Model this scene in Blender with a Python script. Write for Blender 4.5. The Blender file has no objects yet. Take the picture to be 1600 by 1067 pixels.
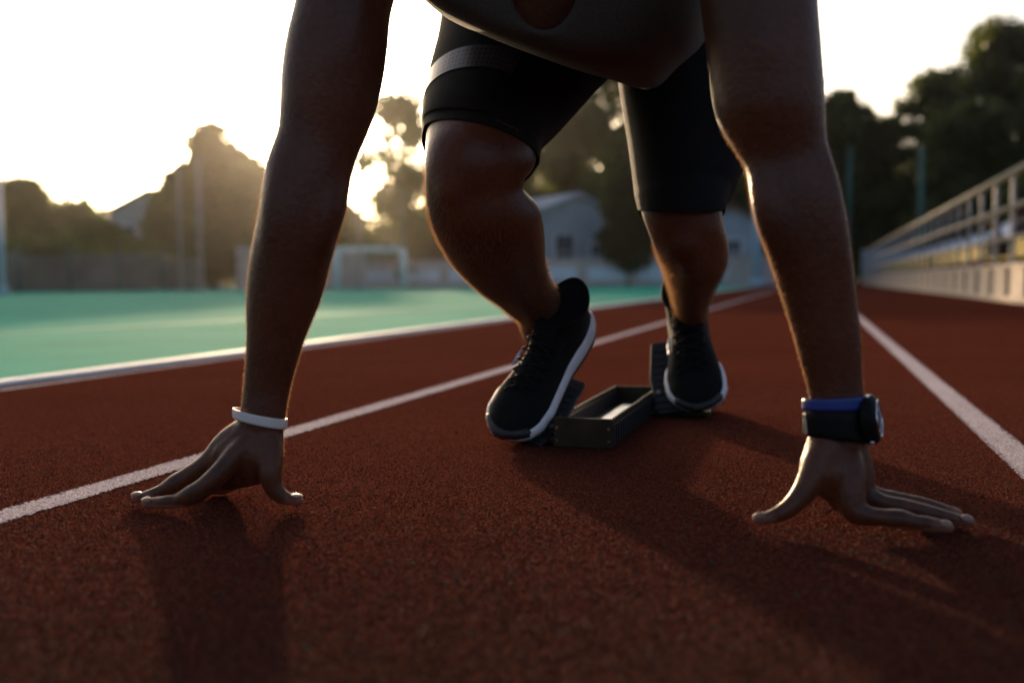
import bpy, bmesh, math, random
import numpy as np
from mathutils import Vector, Matrix, Quaternion
random.seed(7); rng = np.random.default_rng(11)
SC = bpy.context.scene
COL = SC.collection
R = math.radians

# ------------------------------------------------------------------ camera
F = 1556.0; H = 0.265
YAW, PITCH, ROLL = R(16.87), R(3.45), R(-0.49)
CAM = np.array([0.0, 0.0, H])
RM = (Matrix.Rotation(YAW, 3, 'Z') @ Matrix.Rotation(R(90) - PITCH, 3, 'X') @ Matrix.Rotation(ROLL, 3, 'Z'))
RMn = np.array(RM)
cd = bpy.data.cameras.new('camera'); cam = bpy.data.objects.new('camera', cd); COL.objects.link(cam)
cam.matrix_world = Matrix.Translation(CAM) @ RM.to_4x4()
cd.sensor_width = 36; cd.lens = 36 * F / 1600; cd.clip_start = 0.02; cd.clip_end = 3000
cd.dof.use_dof = True; cd.dof.focus_distance = 1.32; cd.dof.aperture_fstop = 2.6
SC.camera = cam

def P(px, py, d):
    v = np.array([(px - 800) / F * d, -(py - 533.5) / F * d, -d])
    return CAM + RMn @ v
def G(px, py, z=0.0):
    v = RMn @ np.array([(px - 800) / F, -(py - 533.5) / F, -1.0])
    t = (z - H) / v[2]
    return CAM + v * t
def GD(px, d):                                  # ground point below the pixel column at depth d
    p = P(px, 440, d); p[2] = 0; return p
def hpx(py, d, px=800):                         # height above ground of a pixel row at a depth
    return P(px, py, d)[2]

# ------------------------------------------------------------------ light
sd = P(437, 196, 1.0) - CAM; sd /= np.linalg.norm(sd)
SUN_EL = math.asin(sd[2]); SUN_AZ = math.atan2(sd[0], sd[1])
w = bpy.data.worlds.new('World'); SC.world = w; w.use_nodes = True
nt = w.node_tree; nt.nodes.clear()
wo = nt.nodes.new('ShaderNodeOutputWorld'); bg = nt.nodes.new('ShaderNodeBackground'); sk = nt.nodes.new('ShaderNodeTexSky')
sk.sky_type = 'NISHITA'; sk.sun_disc = False; sk.sun_elevation = SUN_EL; sk.sun_rotation = SUN_AZ
sk.air_density = 0.6; sk.dust_density = 6.0; sk.ozone_density = 0.6
bg.inputs['Strength'].default_value = 0.15
nt.links.new(sk.outputs[0], bg.inputs[0]); nt.links.new(bg.outputs[0], wo.inputs[0])
sl = bpy.data.lights.new('sun', 'SUN'); sl.energy = 3.3; sl.angle = R(0.9); sl.color = (1.0, 0.70, 0.42)
sun = bpy.data.objects.new('sun', sl); COL.objects.link(sun)
sun.rotation_euler = Vector(sd).to_track_quat('Z', 'Y').to_euler()
vs = SC.view_settings; vs.view_transform = 'Standard'; vs.look = 'None'; vs.exposure = 0.92; vs.gamma = 1; vs.use_curve_mapping = False
SC.cycles.use_denoising = True; SC.cycles.max_bounces = 8; SC.cycles.transparent_max_bounces = 12
SC.cycles.volume_bounces = 0; SC.cycles.sample_clamp_indirect = 6

# ------------------------------------------------------------------ materials
def mat(name, col=(.5, .5, .5), rough=.6, metal=0, **kw):
    m = bpy.data.materials.new(name); m.use_nodes = True
    b = m.node_tree.nodes['Principled BSDF']
    b.inputs['Base Color'].default_value = (*col, 1); b.inputs['Roughness'].default_value = rough
    b.inputs['Metallic'].default_value = metal
    for k, v in kw.items():
        b.inputs[k.replace('_', ' ')].default_value = v
    return m
def nodes(m): return m.node_tree.nodes, m.node_tree.links, m.node_tree.nodes['Principled BSDF']
def tex(m, kind, scale, coord='Object', **kw):
    N, L, b = nodes(m)
    t = N.new(kind); t.inputs['Scale'].default_value = scale
    for k, v in kw.items():
        if k in t.inputs: t.inputs[k].default_value = v
    c = N.new('ShaderNodeTexCoord'); L.new(c.outputs[coord], t.inputs['Vector'])
    return t
def ramp(m, src, stops):
    N, L, b = nodes(m); r = N.new('ShaderNodeValToRGB'); L.new(src, r.inputs[0])
    e = r.color_ramp.elements
    while len(e) < len(stops): e.new(0.5)
    for i, (p, c) in enumerate(stops):
        e[i].position = p; e[i].color = (*c, 1) if len(c) == 3 else c
    return r.outputs[0]
def mix(m, fac, a, b_, mode='MIX'):
    N, L, b = nodes(m); x = N.new('ShaderNodeMix'); x.data_type = 'RGBA'; x.blend_type = mode
    for s, i in ((fac, 0), (a, 6), (b_, 7)):
        if isinstance(s, (int, float)): x.inputs[i].default_value = s
        elif isinstance(s, tuple): x.inputs[i].default_value = (*s, 1)
        else: L.new(s, x.inputs[i])
    return x.outputs[2]
def bump(m, src, strength, dist, prev=None):
    N, L, b = nodes(m); u = N.new('ShaderNodeBump'); u.inputs['Strength'].default_value = strength; u.inputs['Distance'].default_value = dist
    L.new(src, u.inputs['Height'])
    if prev is not None: L.new(prev, u.inputs['Normal'])
    L.new(u.outputs[0], b.inputs['Normal']); return u.outputs[0]
def noisy(name, c1, c2, scale, rough=.7, bs=.3, bd=.01, metal=0, **kw):
    m = mat(name, c1, rough, metal, **kw); N, L, b = nodes(m)
    t = tex(m, 'ShaderNodeTexNoise', scale, Detail=6.0)
    L.new(ramp(m, t.outputs[0], [(.35, c1), (.65, c2)]), b.inputs['Base Color'])
    if bs: bump(m, t.outputs[0], bs, bd)
    return m

# skin
SKIN = mat('skin', (.12, .055, .03), .40); N, L, b = nodes(SKIN)
n1 = tex(SKIN, 'ShaderNodeTexNoise', 9, Detail=5.0)
n2 = tex(SKIN, 'ShaderNodeTexVoronoi', 900)
n3 = tex(SKIN, 'ShaderNodeTexNoise', 140, Detail=4.0)
c = ramp(SKIN, n1.outputs[0], [(.3, (.088, .023, .0085)), (.7, (.142, .041, .0165))])
at = N.new('ShaderNodeAttribute'); at.attribute_name = 'pale'
mm = N.new('ShaderNodeMath'); mm.operation = 'MULTIPLY'; mm.inputs[1].default_value = -2.0; mm.use_clamp = True; L.new(at.outputs['Fac'], mm.inputs[0])
mp = N.new('ShaderNodeMath'); mp.operation = 'MULTIPLY'; mp.inputs[1].default_value = 1.0; mp.use_clamp = True; L.new(at.outputs['Fac'], mp.inputs[0])
c = mix(SKIN, mm.outputs[0], c, (.035, .012, .006))
c = mix(SKIN, mp.outputs[0], c, (.38, .15, .10))
c = mix(SKIN, .55, c, ramp(SKIN, n3.outputs[0], [(.3, (.5, .5, .5)), (.7, (1, 1, 1))]), 'MULTIPLY')
L.new(c, b.inputs['Base Color'])
p1 = bump(SKIN, n2.outputs['Distance'], .25, .0006)
bump(SKIN, n3.outputs[0], .55, .0016, p1)
b.inputs['Subsurface Weight'].default_value = .12; b.inputs['Subsurface Radius'].default_value = (1, .35, .2); b.inputs['Subsurface Scale'].default_value = .008
b.inputs['Sheen Weight'].default_value = .06; b.inputs['Sheen Tint'].default_value = (1, .7, .45, 1); b.inputs['Sheen Roughness'].default_value = .35
b.inputs['Specular IOR Level'].default_value = .35
HAIR = mat('body_hair', (.10, .055, .03), .35); N, L, b = nodes(HAIR)
tr = N.new('ShaderNodeBsdfTranslucent'); tr.inputs[0].default_value = (.38, .21, .10, 1)
mx = N.new('ShaderNodeMixShader'); mx.inputs[0].default_value = .5
L.new(b.outputs[0], mx.inputs[1]); L.new(tr.outputs[0], mx.inputs[2]); L.new(mx.outputs[0], N['Material Output'].inputs[0])
NAIL = mat('nail', (.27, .13, .09), .3)
HEADHAIR = noisy('head_hair', (.008, .006, .005), (.02, .015, .012), 300, .7, .8, .004)

# fabrics
def fabric(name, c1, c2, rough=.75, scale=700, sheen=.2, bs=.5, spec=.2):
    m = mat(name, c1, rough); N, L, b = nodes(m)
    t = tex(m, 'ShaderNodeTexNoise', scale, Detail=3.0); t2 = tex(m, 'ShaderNodeTexNoise', 14, Detail=4.0)
    v = tex(m, 'ShaderNodeTexVoronoi', scale)
    c = ramp(m, t.outputs[0], [(.35, c1), (.65, c2)])
    c = mix(m, .5, c, ramp(m, t2.outputs[0], [(.3, (.75, .75, .75)), (.7, (1, 1, 1))]), 'MULTIPLY')
    L.new(c, b.inputs['Base Color'])
    q = bump(m, v.outputs['Distance'], bs, .0008); bump(m, t2.outputs[0], .25, .01, q)
    b.inputs['Specular IOR Level'].default_value = .2; b.inputs['Sheen Weight'].default_value = sheen; b.inputs['Sheen Roughness'].default_value = .4
    b.inputs['Specular IOR Level'].default_value = spec
    return m
SHORTS = fabric('shorts_fabric', (.009, .008, .008), (.016, .014, .014), .8, 900, .0, spec=.08)
SHIRT = fabric('shirt_fabric', (.044, .033, .026), (.068, .052, .041), .9, 500, .04, spec=.1)
KNIT = fabric('shoe_knit', (.005, .005, .005), (.012, .012, .012), .8, 420, .02, .9, spec=.12)
LACE = fabric('lace', (.008, .008, .009), (.018, .018, .02), .8, 600, .02, spec=.1)
REFL = mat('reflective_band', (.16, .16, .18), .35)
N, L, b = nodes(REFL)
uvn = N.new('ShaderNodeUVMap'); uvn.uv_map = 'UVMap'
vr = N.new('ShaderNodeTexVoronoi'); vr.inputs['Scale'].default_value = 1; vr.inputs['Randomness'].default_value = 0
L.new(uvn.outputs[0], vr.inputs['Vector'])
L.new(ramp(REFL, vr.outputs['Distance'], [(.27, (.008, .008, .009)), (.33, (.055, .053, .06))]), b.inputs['Base Color'])
MIDSOLE = noisy('white_foam', (.72, .71, .74), (.82, .81, .84), 60, .5, .1, .001)
RUBBER = noisy('black_rubber', (.015, .015, .016), (.03, .03, .032), 120, .55, .3, .001)
SILVER = mat('silver_print', (.55, .56, .6), .3, .8)

# track
def granule_mat(name, stops, line=False, spec=0.0):
    m = mat(name, (.2, .05, .03), .55); N, L, b = nodes(m)
    co = N.new('ShaderNodeTexCoord')
    v = N.new('ShaderNodeTexVoronoi'); v.inputs['Scale'].default_value = 640; v.inputs['Randomness'].default_value = 1; L.new(co.outputs['Object'], v.inputs['Vector'])
    big = N.new('ShaderNodeTexNoise'); big.inputs['Scale'].default_value = 2.2; big.inputs['Detail'].default_value = 6; L.new(co.outputs['Object'], big.inputs['Vector'])
    mid = N.new('ShaderNodeTexNoise'); mid.inputs['Scale'].default_value = 620; mid.inputs['Detail'].default_value = 5; L.new(co.outputs['Object'], mid.inputs['Vector'])
    sep = N.new('ShaderNodeSeparateColor'); L.new(v.outputs['Color'], sep.inputs[0])
    c = ramp(m, sep.outputs[0], stops)
    c = mix(m, .55, c, ramp(m, big.outputs[0], [(.3, (.68, .66, .66)), (.7, (1, 1, 1))]), 'MULTIPLY')
    c = mix(m, .6, c, ramp(m, mid.outputs[0], [(.3, (.55, .55, .55)), (.65, (1, 1, 1))]), 'MULTIPLY')
    if line:
        wn = N.new('ShaderNodeTexNoise'); wn.inputs['Scale'].default_value = 260; wn.inputs['Detail'].default_value = 3; L.new(co.outputs['Object'], wn.inputs['Vector'])
        uv = N.new('ShaderNodeUVMap'); uv.uv_map = 'UVMap'; sx = N.new('ShaderNodeSeparateXYZ'); L.new(uv.outputs[0], sx.inputs[0])
        # distance from the line's centre, 0..1, plus noise: paint thins out to bare track at the edge
        a1 = N.new('ShaderNodeMath'); a1.operation = 'SUBTRACT'; a1.inputs[1].default_value = .5; L.new(sx.outputs[0], a1.inputs[0])
        a2 = N.new('ShaderNodeMath'); a2.operation = 'ABSOLUTE'; L.new(a1.outputs[0], a2.inputs[0])
        a3 = N.new('ShaderNodeMath'); a3.operation = 'MULTIPLY_ADD'; a3.inputs[1].default_value = .9; L.new(wn.outputs[0], a3.inputs[0]); L.new(a2.outputs[0], a3.inputs[2])
        a4 = N.new('ShaderNodeMath'); a4.operation = 'LESS_THAN'; a4.inputs[1].default_value = .90; L.new(a3.outputs[0], a4.inputs[0])
        pc = N.new('ShaderNodeBsdfTransparent'); ms = N.new('ShaderNodeMixShader')
        L.new(a4.outputs[0], ms.inputs[0]); L.new(pc.outputs[0], ms.inputs[1]); L.new(b.outputs[0], ms.inputs[2]); L.new(ms.outputs[0], N['Material Output'].inputs[0])
    L.new(c, b.inputs['Base Color'])
    q = bump(m, v.outputs['Distance'], .9, -.0016)
    bump(m, mid.outputs[0], .3, .0015, q)
    b.inputs['Roughness'].default_value = .8; b.inputs['Specular IOR Level'].default_value = spec
    return m
TRACK = granule_mat('track_rubber', [(.0, (.045, .012, .009)), (.4, (.085, .021, .014)), (.8, (.14, .033, .020)), (.96, (.27, .085, .045)), (.985, (.03, .065, .055))], spec=0)
PAINT = granule_mat('line_paint', [(.0, (.14, .06, .05)), (.30, (.42, .34, .38)), (.6, (.72, .66, .74)), (1, (.86, .82, .88))], line=True)
GRAN = granule_mat('granules', [(.0, (.07, .014, .007)), (.6, (.14, .026, .012)), (.95, (.28, .08, .04))], spec=.2)
GRANG = mat('green_granules', (.03, .085, .07), .9, Specular_IOR_Level=0.0)
KERB = noisy('kerb_white', (.66, .66, .68), (.80, .80, .82), 9, .7, .2, .01)
TURF = mat('turf', (.01, .2, .13), 1.0, Specular_IOR_Level=.05); N, L, b = nodes(TURF)
t1 = tex(TURF, 'ShaderNodeTexNoise', 1.1, Detail=6.0); t2 = tex(TURF, 'ShaderNodeTexNoise', 300, Detail=3.0)
c = ramp(TURF, t1.outputs[0], [(.3, (.004, .32, .23)), (.7, (.011, .42, .31))])
c = mix(TURF, .5, c, ramp(TURF, t2.outputs[0], [(.3, (.6, .6, .6)), (.7, (1, 1, 1))]), 'MULTIPLY')
L.new(c, b.inputs['Base Color']); bump(TURF, t2.outputs[0], .6, .006)
EARTH = noisy('earth', (.05, .06, .03), (.09, .09, .05), .5, .9, .3, .05)

METAL = noisy('dark_steel', (.034, .028, .017), (.056, .047, .029), 30, .38, .1, .001, .6)
PEDAL = noisy('pedal_plastic', (.012, .012, .016), (.022, .022, .028), 200, .5, .3, .001)
STEEL = noisy('bright_steel', (.45, .5, .55), (.6, .64, .68), 30, .3, .1, .001, .7)
CONC = noisy('cream_concrete', (.36, .31, .27), (.50, .42, .35), 3, .85, .3, .02)
PINKW = noisy('pink_wall', (.50, .38, .35), (.58, .45, .42), 1.2, .85, .2, .02)
WHITEP = noisy('pale_panel', (.60, .63, .70), (.72, .74, .80), .8, .7, .1, .01)
POSTM = noisy('rail_paint', (.50, .40, .28), (.60, .49, .35), 6, .5, .1, .002)
POSTG = noisy('post_grey', (.22, .24, .28), (.30, .32, .36), 6, .5, .1, .002)
YEL = noisy('yellow_plastic', (.72, .48, .06), (.80, .56, .10), 4, .4, 0, 0)
BLU = noisy('blue_plastic', (.30, .44, .68), (.40, .54, .76), 4, .45, 0, 0)
PBLU = noisy('pale_blue_paint', (.38, .48, .60), (.48, .56, .66), 2, .6, .1, .01)
HOUSE = noisy('white_plaster', (.34, .39, .44), (.44, .49, .54), 1.5, .8, .2, .02)
ROOF = noisy('brown_roof', (.16, .07, .05), (.24, .11, .08), 4, .7, .4, .03)
MAROON = noisy('maroon_base', (.12, .04, .035), (.16, .055, .045), 3, .8, .1, .01)
GLASSD = mat('window_glass', (.03, .035, .04), .12)
TEALP = noisy('teal_paint', (.45, .70, .72), (.55, .80, .80), 4, .4, 0, 0)
GRNP = noisy('green_pole', (.02, .09, .07), (.04, .13, .10), 4, .5, 0, 0)
YELG = noisy('yellow_roof', (.34, .34, .06), (.42, .40, .09), 4, .6, 0, 0)
BARK = noisy('bark', (.06, .045, .032), (.12, .09, .06), 12, .9, .8, .05)
def leaf_mat(name, c1, c2):
    m = mat(name, c1, .5); N, L, b = nodes(m)
    t = tex(m, 'ShaderNodeTexNoise', .7, Detail=4.0)
    cc = ramp(m, t.outputs[0], [(.35, c1), (.65, c2)])
    L.new(cc, b.inputs['Base Color'])
    tr = N.new('ShaderNodeBsdfTranslucent'); mx = N.new('ShaderNodeMixShader'); mx.inputs[0].default_value = .5
    L.new(mix(m, .6, cc, (.16, .20, .03)), tr.inputs[0])
    L.new(b.outputs[0], mx.inputs[1]); L.new(tr.outputs[0], mx.inputs[2]); L.new(mx.outputs[0], N['Material Output'].inputs[0])
    return m
LEAFS = [leaf_mat('leaves_dark', (.024, .062, .014), (.048, .108, .026)), leaf_mat('leaves_mid', (.045, .085, .020), (.085, .14, .035)),
         leaf_mat('leaves_blackish', (.016, .030, .012), (.032, .052, .018))]
WATCHB = noisy('watch_resin', (.007, .006, .006), (.012, .011, .011), 200, .5, .2, .0005, Specular_IOR_Level=.1)
BLUEB = mat('blue_silicone', (.008, .03, .20), .4)
WHITEB = mat('white_silicone', (.72, .68, .62), .45, Subsurface_Weight=.2, Subsurface_Scale=.004)
DIAL = mat('watch_dial', (.50, .46, .48), .3); CRYSTAL = mat('crystal', (.8, .8, .8), .05, Transmission_Weight=.9)
CHROME = mat('chrome', (.6, .62, .65), .22, 1)
NETM = noisy('net_fabric', (.10, .10, .09), (.16, .15, .13), 2, .9, 0, 0)

# ------------------------------------------------------------------ helpers
def meta(o, label=None, cat=None, group=None, kind=None):
    if label: o['label'] = label
    if cat: o['category'] = cat
    if group: o['group'] = group
    if kind: o['kind'] = kind
    return o
def link(name, me, m=None, parent=None, smooth=True):
    o = bpy.data.objects.new(name, me); COL.objects.link(o)
    if m is not None:
        for q in (m if isinstance(m, (list, tuple)) else [m]): me.materials.append(q)
    if smooth: me.shade_smooth()
    if parent is not None:
        o.parent = parent; o.matrix_parent_inverse = parent.matrix_world.inverted()
    return o
def empty(name, loc=(0, 0, 0), rz=0):
    o = bpy.data.objects.new(name, None); COL.objects.link(o); o.location = loc; o.rotation_euler = (0, 0, rz); o.empty_display_size = .05
    o.matrix_world = Matrix.Translation(loc) @ Matrix.Rotation(rz, 4, 'Z')
    return o
class MB:
    def __init__(s): s.v = []; s.f = []; s.uv = None
    def add(s, v, f):
        n = len(s.v); s.v += [tuple(map(float, q)) for q in v]; s.f += [tuple(i + n for i in q) for q in f]
    def box(s, c, size, rot=None):
        x, y, z = [q / 2 for q in size]; M = rot if rot is not None else Matrix.Identity(3); c = Vector(c)
        vv = [c + M @ Vector((a * x, b * y, d * z)) for a in (-1, 1) for b in (-1, 1) for d in (-1, 1)]
        s.add(vv, [(0, 1, 3, 2), (4, 6, 7, 5), (0, 4, 5, 1), (2, 3, 7, 6), (0, 2, 6, 4), (1, 5, 7, 3)])
    def cyl(s, a, b, r, r2=None, n=12):
        a = Vector(a); b = Vector(b); r2 = r if r2 is None else r2; t = (b - a).normalized(); u = t.orthogonal().normalized(); w_ = t.cross(u)
        vv = [a + (u * math.cos(k * 2 * math.pi / n) + w_ * math.sin(k * 2 * math.pi / n)) * r for k in range(n)]
        vv += [b + (u * math.cos(k * 2 * math.pi / n) + w_ * math.sin(k * 2 * math.pi / n)) * r2 for k in range(n)]
        s.add(vv, [(k, (k + 1) % n, n + (k + 1) % n, n + k) for k in range(n)] + [tuple(range(n))[::-1], tuple(range(n, 2 * n))])
    def prism(s, pts, off):                      # planar polygon extruded by a vector
        off = Vector(off); n = len(pts); vv = [Vector(p) for p in pts]; vv += [p + off for p in vv]
        s.add(vv, [tuple(range(n)), tuple(range(n, 2 * n))[::-1]] + [(k, n + k, n + (k + 1) % n, (k + 1) % n) for k in range(n)])
    def rings(s, rr, cap=True, closed=True):
        n0 = len(s.v); n = len(rr[0]); fs = []
        for i in range(len(rr) - 1):
            for k in range(n if closed else n - 1):
                k2 = (k + 1) % n; fs.append((i * n + k, i * n + k2, (i + 1) * n + k2, (i + 1) * n + k))
        if cap: fs += [tuple(range(n))[::-1], tuple(range((len(rr) - 1) * n, len(rr) * n))]
        s.add([q for r_ in rr for q in r_], fs)
    def ell(s, c, rad, rot=None, nu=20, nv=12):
        M = rot if rot is not None else Matrix.Identity(3); c = Vector(c); rr = []
        for i in range(1, nv):
            th = math.pi * i / nv
            rr.append([c + M @ Vector((rad[0] * math.sin(th) * math.cos(2 * math.pi * k / nu), rad[1] * math.sin(th) * math.sin(2 * math.pi * k / nu), rad[2] * math.cos(th))) for k in range(nu)])
        s.rings(rr)
    def mesh(s, name, bevel=0, seg=2):
        me = bpy.data.meshes.new(name); me.from_pydata(s.v, [], s.f); me.update()
        bm = bmesh.new(); bm.from_mesh(me); bmesh.ops.recalc_face_normals(bm, faces=bm.faces)
        if bevel: bmesh.ops.bevel(bm, geom=[e for e in bm.edges if len(e.link_faces) == 2 and e.calc_face_angle(0) > .5], offset=bevel, segments=seg, affect='EDGES', profile=.6, clamp_overlap=True)
        bm.to_mesh(me); bm.free(); return me
    def build(s, name, m, parent=None, bevel=0, smooth=None, seg=2):
        sm = bool(smooth)
        return link(name, s.mesh(name, bevel, seg), m, parent, sm)
def box(name, c, size, m, parent=None, bevel=0, rot=None):
    b = MB(); b.box(c, size, rot); return b.build(name, m, parent, bevel)

def crom(rows, n):
    """Catmull-Rom through rows -> n samples."""
    A = np.array(rows, float); k = len(A); out = []
    E = np.vstack([2 * A[0] - A[1], A, 2 * A[-1] - A[-2]])
    for s_ in np.linspace(0, k - 1, n):
        i = min(int(s_), k - 2); t = s_ - i; p0, p1, p2, p3 = E[i], E[i + 1], E[i + 2], E[i + 3]
        out.append(.5 * ((2 * p1) + (-p0 + p2) * t + (2 * p0 - 5 * p1 + 4 * p2 - p3) * t * t + (-p0 + 3 * p1 - 3 * p2 + p3) * t ** 3))
    return np.array(out)
def nrm(v): return v / (np.linalg.norm(v) + 1e-12)
def limb(rows, n=40, seg=32, off=0.0, rnd=True, sup=2.0, exact=None):
    """rows: (xl,yl,xr,yr,depth,ratio) silhouette edge pairs -> list of rings (3-D), plus centres."""
    S = crom(rows, n); S[:, 5] = np.maximum(S[:, 5], .1)
    Lp = np.array([P(r_[0], r_[1], r_[4]) for r_ in S]); Rp = np.array([P(r_[2], r_[3], r_[4]) for r_ in S])
    C = (Lp + Rp) / 2; T = np.gradient(C, axis=0); rr = []
    for i in range(n):
        a = (Rp[i] - Lp[i]) / 2; ra = np.linalg.norm(a); au = a / ra; t = nrm(T[i] - au * np.dot(T[i], au)); bu = np.cross(t, au)
        rb = ra * S[i, 5]; ra += off; rb += off; ring = []
        for k in range(seg):
            th = 2 * math.pi * k / seg; ct, st = math.cos(th), math.sin(th)
            ring.append(C[i] + au * ra * math.copysign(abs(ct) ** (2 / sup), ct) + bu * rb * math.copysign(abs(st) ** (2 / sup), st))
        rr.append(ring)
    if rnd:
        def cap(ring, prev):
            c0 = np.mean(ring, axis=0); c1 = np.mean(prev, axis=0); t = nrm(c0 - c1); r0 = np.mean([np.linalg.norm(q - c0) for q in ring])
            return [[c0 + (q - c0) * math.cos(a) + t * r0 * .75 * math.sin(a) for q in ring] for a in (.35, .7, 1.05, 1.35)]
        rr = cap(rr[0], rr[1])[::-1] + rr + cap(rr[-1], rr[-2])
    return rr, C
def blob(rows, n=24, seg=18, off=0):
    """rows: (px,py,depth,radius_px[,flatten]) round chain."""
    out = []; S = crom([list(r_) + [1.0] * (5 - len(r_)) for r_ in rows], n)
    C = np.array([P(r_[0], r_[1], r_[2]) for r_ in S]); T = np.gradient(C, axis=0)
    for i in range(n):
        t = nrm(T[i]); v = nrm(C[i] - CAM); a = nrm(np.cross(t, v)); b_ = np.cross(a, t); r_ = S[i, 3] * S[i, 2] / F + off
        out.append([C[i] + (a * math.cos(2 * math.pi * k / seg) + b_ * S[i, 4] * math.sin(2 * math.pi * k / seg)) * r_ for k in range(seg)])
    def cap(ring, prev):
        c0 = np.mean(ring, axis=0); t = nrm(c0 - np.mean(prev, axis=0)); r0 = np.linalg.norm(ring[0] - c0)
        return [[c0 + (q - c0) * math.cos(a) + t * r0 * .95 * math.sin(a) for q in ring] for a in (.4, .8, 1.2, 1.45)]
    return cap(out[0], out[1])[::-1] + out + cap(out[-1], out[-2])
def remesh(mb, voxel, smooth_it=6, fac=.5):
    me = mb.mesh('tmp'); o = bpy.data.objects.new('tmp', me); COL.objects.link(o)
    md = o.modifiers.new('r', 'REMESH'); md.mode = 'VOXEL'; md.voxel_size = voxel; md.use_smooth_shade = True
    if smooth_it:
        ms = o.modifiers.new('s', 'SMOOTH'); ms.factor = fac; ms.iterations = smooth_it
    dg = bpy.context.evaluated_depsgraph_get(); dg.update()
    out = bpy.data.meshes.new_from_object(o.evaluated_get(dg))
    bpy.data.objects.remove(o); bpy.data.meshes.remove(me); return out
def copy_tree(o, parent=None):
    c = o.copy(); COL.objects.link(c); c.parent = parent
    for ch in list(o.children): copy_tree(ch, c)
    return c
def npmesh(name, V, Fq):
    me = bpy.data.meshes.new(name); V = np.asarray(V, np.float32); Fq = np.asarray(Fq, np.int32); k = Fq.shape[1]
    me.vertices.add(len(V)); me.vertices.foreach_set('co', V.ravel())
    me.loops.add(Fq.size); me.loops.foreach_set('vertex_index', Fq.ravel())
    me.polygons.add(len(Fq)); me.polygons.foreach_set('loop_start', np.arange(0, Fq.size, k, dtype=np.int32)); 
    me.update(calc_edges=True); me.validate(); return me

# ------------------------------------------------------------------ ground, track, field
def sheet(name, x0, x1, y0, y1, z, m, kind='structure', uv=False):
    mb = MB(); mb.add([(x0, y0, z), (x1, y0, z), (x1, y1, z), (x0, y1, z)], [(0, 1, 2, 3)])
    o = mb.build(name, m); o['kind'] = kind
    if uv:
        l = o.data.uv_layers.new(name='UVMap')
        for i, c_ in enumerate([(0, 0), (1, 0), (1, 1), (0, 1)]): l.data[i].uv = c_
    return o
XE = (G(380, 553)[0] + G(800, 497)[0]) / 2           # white kerb at the field's edge
XE2 = G(200, 592)[0]
XL = (G(300, 717)[0] + G(700, 605)[0]) / 2           # lane line on the left
XR = (G(1590, 715)[0] + G(1400, 546)[0]) / 2         # lane line on the right
print('XE', XE, XE2, 'XL', XL, 'XR', XR, 'lane', XR - XL)
sheet('ground', -900, 900, -300, 1500, -.012, EARTH)
sheet('running_track', XE - .02, 12, -8, 160, 0, TRACK)
fld = sheet('turf_field', -80, XE - .02, -30, 160, -.004, TURF)
for i, x in enumerate((XL, XR, XR + 1.22 * 2 + 8)):
    if i < 2:
        o = sheet('lane_line', x - .028, x + .028, -4, 70, .0012, PAINT, uv=True)
        o['label'] = ['worn white lane line running past the hand with the white wristband', 'worn white lane line running past the hand with the watch'][i]
o = sheet('edge_line', XE + .085, XE + .12, -4, 70, .0012, PAINT, uv=True); o['label'] = 'thin worn line beside the white kerb at the field edge'
mb = MB()
prof = [(-.035, -.02), (-.035, .006), (-.027, .013), (.027, .013), (.035, .006), (.035, -.02)]
mb.rings([[(XE + p_[0], y, p_[1]) for p_ in prof] for y in np.linspace(-4, 70, 2)])
kb = mb.build('kerb', KERB); kb['kind'] = 'structure'; kb['label'] = 'white kerb between the red track and the green field'
# faint pitch marking
a_, b_ = G(20, 521), G(385, 499); mb = MB(); dd = nrm(b_ - a_); nn = np.array([-dd[1], dd[0], 0]) * .02; A0 = a_ - dd * 4; B0 = b_ + dd * 12
mb.add([A0 - nn + [0, 0, .001], A0 + nn + [0, 0, .001], B0 + nn + [0, 0, .001], B0 - nn + [0, 0, .001]], [(0, 1, 2, 3)])
FL = mat('field_line', (.25, .5, .45), .7); o = mb.build('field_line', FL); o['kind'] = 'structure'

# loose and proud rubber granules of the track surface
def granules(name, n, m, smin, smax, lo, hi, label):
    d = 1 / (1 / lo + rng.random(n) * (1 / hi - 1 / lo)); px = rng.uniform(-60, 1660, n)
    v = np.stack([(px - 800) / F * d, np.zeros(n), -d], 1) @ RMn.T; pos = CAM + v; pos[:, 2] = 0
    k = (pos[:, 0] > XE + .05); pos = pos[k]; n = len(pos)
    base = np.array([[1, 0, 0], [-.5, .87, 0], [-.5, -.87, 0], [0.3, 0.2, 1.0], [0, 0, -1]]) * .5
    tri = np.array([[0, 1, 3], [1, 2, 3], [2, 0, 3], [1, 0, 4], [2, 1, 4], [0, 2, 4]])
    an = rng.uniform(0, 6.28, n); s_ = rng.uniform(smin, smax, n)[:, None, None]
    jit = rng.normal(0, .13, (n, 5, 3)); B = base[None] + jit
    ca, sa = np.cos(an)[:, None], np.sin(an)[:, None]
    X = B[..., 0] * ca - B[..., 1] * sa; Y = B[..., 0] * sa + B[..., 1] * ca
    V = np.stack([X, Y, B[..., 2] * .9], 2) * s_ + pos[:, None, :] + np.array([0, 0, 1]) * s_ * .12
    Fq = (tri[None] + (np.arange(n) * 5)[:, None, None]).reshape(-1, 3)
    o = link(name, npmesh(name, V.reshape(-1, 3), Fq), m, smooth=False); meta(o, label, 'granules', kind='stuff'); return o
granules('track_granules', 200000, GRAN, .0010, .0021, .55, 2.6, 'red rubber granules of the track surface')
granules('green_track_granules', 1300, GRANG, .0016, .0034, .55, 3.0, 'scattered green granules on the red track')

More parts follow.
